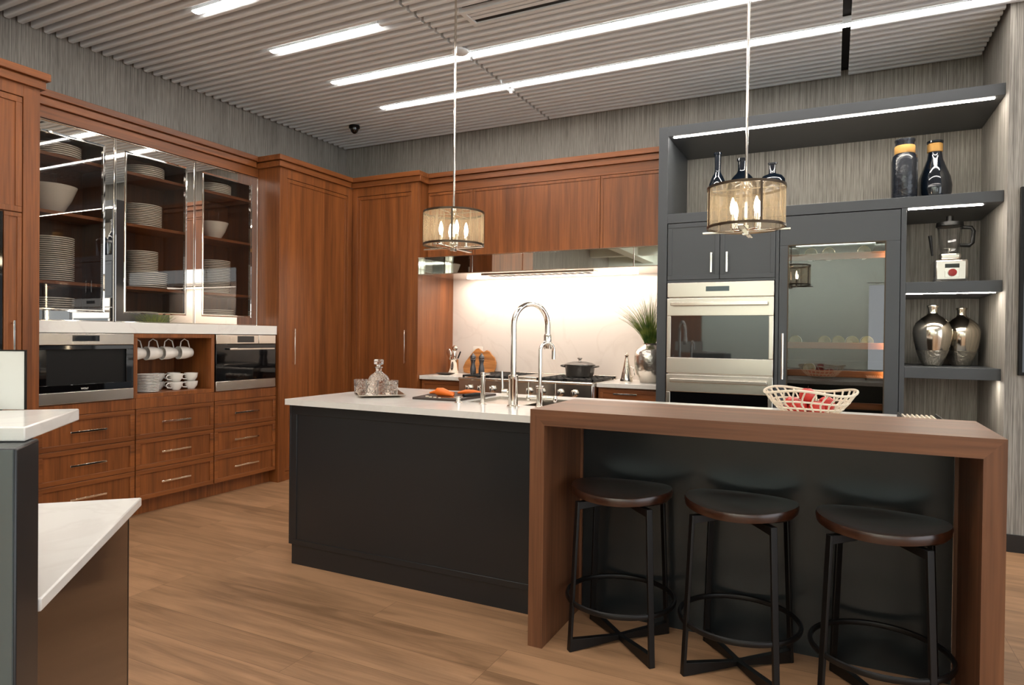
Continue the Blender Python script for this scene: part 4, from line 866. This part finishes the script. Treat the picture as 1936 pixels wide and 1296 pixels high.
# ================================================================== STOOLS
def make_stool(x, y, rz, label):
    t = thing('bar_stool', label, 'stool', (x, y, 0), 'bar stools at the walnut bar', rz)
    # saddle seat
    m = MB(); nr, na = 8, 48; vs = []; fs = []
    def zt(r_, a): u = r_*cos(a); return .664+.016*(u*u)-.016*max(0, 1-r_*r_)
    def rad(a): return 1
    SXr, SYr = .212, .192
    vs.append((0, 0, .648))
    for i in range(1, nr+1):
        r_ = i/nr
        for j in range(na):
            a = 2*pi*j/na; vs.append((SXr*r_*cos(a), SYr*r_*sin(a), zt(r_, a)-(.004 if i == nr else 0)))
    top = nr
    for j in range(na): fs.append((0, 1+j, 1+(j+1) % na))
    for i in range(nr-1):
        for j in range(na): a = 1+i*na+j; b = 1+i*na+(j+1) % na; fs.append((a, a+na, b+na, b))
    ring = 1+(nr-1)*na; prev = ring
    for sc_, dz_ in ((1.018, -.014), (1.0, -.036), (.93, -.046), (.0, -.046)):
        if sc_ == 0:
            k_ = len(vs); vs.append((0, 0, .625)); 
            for j in range(na): fs.append((prev+j, k_, prev+(j+1) % na))
            break
        st = len(vs)
        for j in range(na): a = 2*pi*j/na; vs.append((SXr*sc_*cos(a), SYr*sc_*sin(a), .664+.016*cos(a)**2+dz_ if sc_ > .95 else .628))
        for j in range(na): k2 = (j+1) % na; fs.append((prev+j, st+j, st+k2, prev+k2))
        prev = st
    m.add(vs, fs); part('seat', m, SEATW, t, local=True)
    h = .17; ht = .148
    for k_, (sx, sy) in enumerate(((-1, -1), (1, -1), (1, 1), (-1, 1))):
        d = Vector((sx, sy, 0)).normalized()
        part('leg', MB().bar((sx*h, sy*h, 0), (sx*ht, sy*ht, .622), .026, .012, up=d), BLACKM, t, bev=.002, local=True)
    for sx in (-1, 1):
        # tapered X foot bars and top bars running corner to corner
        for zlo, zhi, zc0, zc1, hh in ((0, .052, .016, .034, h), (.590, .622, .608, .622, ht)):
            m = MB()
            a = Vector((-sx*hh, -hh, 0)); b = Vector((sx*hh, hh, 0)); w = .012; nv = (b-a).normalized(); pn = Vector((-nv.y, nv.x, 0))*w
            pts = [(a, zlo, zhi), ((a+b)/2, zc0, zc1), (b, zlo, zhi)]; vs = []
            for p_, l_, u_ in pts:
                for q_ in (-1, 1): vs += [(p_.x+pn.x*q_, p_.y+pn.y*q_, l_ if zlo == 0 and p_ is not pts[1][0] else l_), (p_.x+pn.x*q_, p_.y+pn.y*q_, u_)]
            fs = [(0, 1, 3, 2), (8, 10, 11, 9)]
            for s_ in (0, 4): fs += [(s_, s_+4, s_+5, s_+1), (s_+2, s_+3, s_+7, s_+6), (s_+1, s_+5, s_+7, s_+3), (s_, s_+2, s_+6, s_+4)]
            m.add(vs, fs); part('foot_bar' if zlo == 0 else 'seat_brace', m, BLACKM, t, bev=.001, local=True)
    part('foot_ring', MB().tube([(.227*cos(2*pi*i/48), .227*sin(2*pi*i/48), .20) for i in range(48)], .008, 8, closed=True, flat=1.5), BLACKM, t, local=True)
    return t
s1 = make_stool(4.195, -3.132, radians(3), 'dark wood seat bar stool with black legs, leftmost under the bar')
dup(s1, (4.680, -3.135, 0), 'dark wood seat bar stool with black legs, middle one under the bar', rz=radians(-5))
dup(s1, (5.165, -3.170, 0), 'dark wood seat bar stool with black legs, rightmost under the bar', rz=radians(-7))

# ================================================================== PENDANTS
def make_pendant(x, y, lb):
    t = thing('pendant_light', lb, 'pendant light', (x, y, 1.80), 'drum pendants over the island')
    R = .176; zt, zb = 2.025, 1.832
    part('rod', MB().tube([(x, y, 1.805), (x, y, ZC-.02)], .0065, 12).lathe([(.010, 2.030), (.016, 2.034), (.016, 2.05), (.009, 2.06)], (x, y, 0), 16), CHROME, t)
    part('canopy', MB().lathe([(.0, ZC+.03), (.065, ZC+.03), (.065, ZC-.012), (.012, ZC-.024), (0, ZC-.024)], (x, y, 0), 28), CHROME, t)
    part('shade', MB().lathe([(R, zb+.006), (R, zt-.006)], (x, y, 0), 64, caps=False), SHADE, t, label='bronze mesh drum shade')
    for z in (zt-.007, zb): part('shade_ring', MB().lathe([(R-.002, z), (R+.003, z), (R+.003, z+.012), (R-.002, z+.012), (R-.002, z)], (x, y, 0), 64), GUN, t)
    for a in (radians(-62), radians(28), radians(118), radians(208)):
        part('strap', MB().bar((x+(R+.002)*cos(a), y+(R+.002)*sin(a), zb), (x+(R+.002)*cos(a), y+(R+.002)*sin(a), zt), .010, .003, up=(cos(a), sin(a), 0)), GUN, t)
    L = R+.022
    for a in (radians(0), radians(90)):
        part('cross_arm', MB().bar((x-L*cos(a), y-L*sin(a), zb-.012), (x+L*cos(a), y+L*sin(a), zb-.012), .024, .008), CHROME, t, bev=.001)
    part('centre_block', MB().box(x-.014, x+.014, y-.014, y+.014, zb-.03, zb+.014), CHROME, t, bev=.001)
    for a in (radians(45), radians(135), radians(225), radians(315)):
        qx, qy = x+.075*cos(a), y+.075*sin(a)
        sl = part('candle_sleeve', MB().lathe([(.010, zb-.006), (.010, zb+.062), (.006, zb+.064)], (qx, qy, 0), 16).tube([(x, y, zb-.006), (qx, qy, zb-.006)], .005, 8), CHROME, t)
        part('bulb', MB().lathe([(.007, 0), (.011, .016), (.0125, .032), (.009, .054), (.003, .074), (0, .078)], (qx, qy, zb+.064), 16), BULB, sl)
    part('top_spider', MB().bar((x-R, y, zt-.004), (x+R, y, zt-.004), .008, .003).bar((x, y-R, zt-.004), (x, y+R, zt-.004), .008, .003).lathe([(.022, zt-.012), (.026, zt-.004), (.012, zt+.004)], (x, y, 0), 20), CHROME, t)
    return t
p1 = make_pendant(3.0, -2.57, 'drum pendant light with candle bulbs, left one above the island sink')
dup(p1, (4.62, -2.57, 1.80), 'drum pendant light with candle bulbs, right one above the walnut bar')

# ================================================================== DISHES IN THE DISPLAY CABINET
ORD = ['topmost', 'second', 'third', 'fourth', 'fifth', 'sixth', 'seventh', 'eighth', 'ninth', 'tenth', 'eleventh', 'twelfth', 'thirteenth', 'fourteenth', 'fifteenth', 'sixteenth', 'seventeenth', 'eighteenth', 'nineteenth', 'twentieth', 'twenty-first', 'twenty-second']
pl_cache = {}
def stack(x, y, z, r, n, pitch, where, name='dinner_plate', cat='plate', grp='white plates in the display cabinet'):
    key = (round(r, 3), round(pitch, 4))
    for i in range(n):
        k_ = n-1-i; lb = f'white plate, {ORD[k_]}{" from the top" if k_ else ""}, {where}' if name == 'dinner_plate' else f'white saucer, {ORD[k_]}{" from the top" if k_ else ""}, {where}'
        if key not in pl_cache:
            o = solo(name, MB().lathe([(0, 0), (r*.55, 0), (r*.60, .002), (r*.86, pitch*.30), (r*.97, pitch*.46), (r, pitch*.52), (r, pitch*.86), (r*.98, pitch*.92), (r*.86, pitch*.62), (r*.62, .0055), (0, .005)], (x, y, z), 40), WHITEC, lb, cat, loc=(x, y, z), group=grp)
            pl_cache[key] = o
        else:
            o = pl_cache[key].copy(); COL.objects.link(o); o.location = (x, y, z+i*pitch); o['label'] = lb; o['group'] = grp; continue
        o.location = (x, y, z+i*pitch)
Z1, Z2, Z3, Z0 = 2.4945, 2.1135, 1.6475, 1.3945
PXC = .185
stack(PXC, -3.20, Z1, .150, 6, .014, 'in the top shelf stack behind the left door')
stack(PXC, -3.225, Z3, .135, 22, .0138, 'in the tall stack behind the left door')
stack(PXC, -3.225, Z0, .137, 10, .0145, 'in the bottom stack behind the left door')
stack(PXC, -2.555, Z1, .140, 6, .014, 'in the top shelf stack behind the middle door')
stack(PXC, -2.572, Z2, .138, 13, .0132, 'in the second shelf stack behind the middle door')
stack(PXC, -2.540, Z3, .152, 8, .0155, 'wide, in the lower pile behind the middle door')
stack(PXC, -2.570, Z3+8*.0155, .112, 12, .0134, 'small, atop the wide plates behind the middle door')
stack(PXC, -2.58, Z0, .12, 5, .0148, 'in the bottom stack behind the middle door')
stack(PXC, -1.925, Z1, .142, 6, .0141, 'in the top shelf stack behind the right door')
stack(PXC, -1.915, Z3, .133, 20, .0142, 'in the tall stack behind the right door')
stack(PXC, -1.905, Z0, .155, 7, .0165, 'in the bottom stack behind the right door')
def bowl(x, y, z, r, h, lb):
    t = thing('white_bowl', lb, 'bowl', (x, y, z)); part('bowl', MB().lathe([(0, 0), (r*.42, 0), (r*.47, .006), (r*.78, h*.5), (r, h), (r*.97, h), (r*.74, h*.5), (r*.4, .012), (0, .010)], (x, y, z), 48), WHITEC, t)
bowl(.19, -3.235, Z2, .158, .185, 'large white serving bowl behind the left mirrored door'); bowl(.20, -1.93, Z2, .118, .145, 'white mixing bowl behind the right mirrored door')
gl0 = None
def goblet(x, y, z, lb, grp):
    global gl0
    if gl0 is None:
        gl0 = thing('stem_glass', lb, 'glass', (x, y, z), grp)
        part('bowl', MB().lathe([(.038, 0), (.034, .05), (.028, .085), (.008, .105)], (x, y, z), 20), CLEAR, gl0); part('stem', MB().lathe([(.005, .105), (.004, .18), (.006, .185), (.036, .188), (.036, .191), (0, .191)], (x, y, z), 20), CLEAR, gl0)
    else: dup(gl0, (x, y, z), lb, grp)
G1 = 'upturned glasses in the large white bowl'
for x, y, w_ in ((.17, -3.285, 'left'), (.235, -3.235, 'middle'), (.17, -3.185, 'right')): goblet(x, y, Z2+.075, f'upturned clear stem glass standing in the large white bowl, {w_} of three', G1)
ga = MB()
G2 = 'glasses standing in the white mixing bowl'
for x, y, w_ in ((.185, -1.968, 'left'), (.205, -1.888, 'right')): goblet(x, y, Z2+.062, f'clear glass upturned in the white mixing bowl, {w_} one', G2)
# cups and saucers in the cubby
CZ = .8715
stack(.50, -2.735, CZ, .076, 12, .0112, 'in the front saucer stack of the cubby', 'saucer', 'saucer', 'saucers in the cubby')
stack(.44, -2.835, CZ, .050, 12, .0112, 'in the far left saucer stack of the cubby', 'saucer', 'saucer', 'saucers in the cubby')
def make_cup(x, y, z, r, h, lb, name='tea_cup', hs=1, grp=None):
    t = thing(name, lb, 'cup', (x, y, z), grp)
    part('cup', MB().lathe([(0, 0), (r*.5, 0), (r*.55, .003), (r*.9, h*.45), (r, h), (r*.95, h), (r*.84, h*.45), (r*.45, .007), (0, .006)], (x, y, z), 32), WHITEC, t)
    part('handle', MB().tube([(x, y-r*.93, z+h*.82), (x, y-r*1.3, z+h*.88), (x, y-r*1.62, z+h*.66), (x, y-r*1.45, z+h*.32), (x, y-r*.78, z+h*.25)], .0042, 8), WHITEC, t)
    return t
tc0 = None
cup_sp = [(.50, -2.505, 0, 'front stack of the two front cup stacks, lower cup, left'), (.50, -2.505, 1, 'upper cup of the left front stack'), (.50, -2.375, 0, 'lower cup of the right front stack'), (.50, -2.375, 1, 'upper cup of the right front stack'), (.37, -2.565, 0, 'lower cup of the rear left stack'), (.37, -2.565, 1, 'upper cup of the rear left stack'), (.37, -2.43, 0, 'lower cup of the rear right stack'), (.37, -2.43, 1, 'upper cup of the rear right stack')]
for x, y, lv, lb in cup_sp:
    lab = 'white tea cup in the cubby, '+lb.replace('front stack of the two front cup stacks, lower cup, left', 'lower cup of the left front stack')
    if tc0 is None: tc0 = make_cup(x, y, CZ, .050, .062, lab, grp='tea cups standing in the cubby')
    else: dup(tc0, (x, y, CZ+lv*.0625), lab)
m0 = None
for i, (y, lb) in enumerate(((-2.825, 'leftmost'), (-2.695, 'second from the left'), (-2.570, 'third from the left'), (-2.435, 'rightmost'))):
    lab = f'white mug hanging by its handle in the cubby, {lb}'; x, z = .50, 1.155
    if m0 is None:
        m0 = thing('hanging_mug', lab, 'mug', (x, y, z), 'mugs hanging in the cubby')
        part('cup', MB().lathe([(0, .058), (.030, .060), (.036, .055), (.048, .0), (.050, -.055), (.047, -.055), (.044, 0), (.030, .050), (0, .052)], (x, y, z), 32, axis='y'), WHITEC, m0)
        part('handle', MB().tube([(x, y-.035, z+.046), (x, y-.030, z+.085), (x, y-.002, z+.105), (x, y+.030, z+.09), (x, y+.045, z+.036)], .0042, 8), WHITEC, m0)
    else: dup(m0, (x, y, z), lab)

# ================================================================== FOREGROUND COUNTERS, LEFT
bar = [(3.443, -4.94), (3.663, -5.166), (3.145, -5.474), (3.0, -5.368)]
solo('raised_counter_top', MB().prism(bar, 1.103, 1.13), QUARTZ, 'white quartz raised counter corner at the left edge, nearest the camera', 'countertop', loc=(3.35, -5.2, 1.10), bev=.003)
def ray(px, dist):
    d = fw+RV*((px-968)/FPX); d.z = 0; d.normalize(); return (CAM.x+d.x*dist, CAM.y+d.y*dist)
P1 = (3.7015, -5.2345); P1 = ray(32, 1.43); P2 = ray(75, 1.545)
dv = Vector((3.626-3.663, -5.188+5.166)).normalized()
t = thing('counter_end_post', 'dark glossy post under the raised white counter at the left edge', 'cabinet panel', (P1[0], P1[1], 0))
pA = (P1[0]+dv.x*.6, P1[1]+dv.y*.6); pB = (P2[0]+dv.x*.5-.05, P2[1]+dv.y*.5+.05)
part('post', MB().prism([P1, P2, pB, (pA[0], pA[1])], 0, 1.102), ISL, t, bev=.004)
q1 = (P1[0]-dv.y*.0-.004, P1[1]-.004)
nf = Vector((-dv.y, dv.x));  nf = nf if nf.dot(Vector((CAM.x-P1[0], CAM.y-P1[1]))) > 0 else -nf
part('front_panel', MB().prism([(P1[0]+nf.x*.0005+dv.x*.004, P1[1]+nf.y*.0005+dv.y*.004), (P1[0]+nf.x*.004+dv.x*.004, P1[1]+nf.y*.004+dv.y*.004), (pA[0]+nf.x*.004, pA[1]+nf.y*.004), (pA[0]+nf.x*.0005, pA[1]+nf.y*.0005)], 0, 1.10), POSTREFL, t, label='front face with reflection painted pale grey')  # pale grey skin paints in the reflection on the dark glossy post
T_ = Vector((2.988, -4.476)); N_ = Vector((3.579, -5.092)); L_v = (Vector((2.786, -4.671))-T_).normalized()
low = [tuple(T_), tuple(N_), tuple(N_+L_v*.10), tuple(N_+L_v*.9), tuple(T_+L_v*.9)]
E_ = (N_-T_).normalized()
lowp = [tuple(T_), tuple(N_), tuple(N_+L_v*.14+E_*.0), tuple(T_+L_v*.8)]
solo('desk_counter_top', MB().prism(lowp, .742, .77), QUARTZ, 'white quartz lower counter with pointed corner at lower left', 'countertop', loc=(3.1, -4.9, .742), bev=.004)
i0 = T_+L_v*.03+E_*.04; i1 = N_+L_v*.03-E_*.0
t = thing('desk_cabinet', 'dark brown glossy cabinet under the lower white counter', 'cabinet', (float(i0.x), float(i0.y), 0))
part('body', MB().prism([tuple(i0), tuple(i1), tuple(i1+L_v*.10), tuple(i0+L_v*.7)], 0, .741), BROWNG, t, bev=.003)
part('edge_strip', MB().prism([tuple(i0-E_*.013), tuple(i0-E_*.001), tuple(i0-E_*.001+L_v*.6), tuple(i0-E_*.013+L_v*.6)], 0, .741), BLACKM, t)
b0_ = Vector((3.41, -5.03)); 
wp = Vector((3.368, -5.016)); 
t = thing('white_upright_panel', 'upright white board with dark edge standing on the raised counter', 'panel', (float(wp.x), float(wp.y), 1.13))
w0 = wp; w1 = wp+dv*.5; th_ = -nf*.005
part('board', MB().prism([tuple(w0), tuple(w1), tuple(w1+th_), tuple(w0+th_)], 1.1305, 1.262), WHITEP, t, bev=.001)
w2 = w0-dv*.0025
part('edge', MB().prism([tuple(w2+th_), tuple(w0+th_), tuple(w0-th_*.2), tuple(w2-th_*.2)], 1.1305, 1.265).prism([tuple(w0-th_*.2), tuple(w1-th_*.2), tuple(w1+th_), tuple(w0+th_)], 1.2622, 1.265), BLACKP, t)
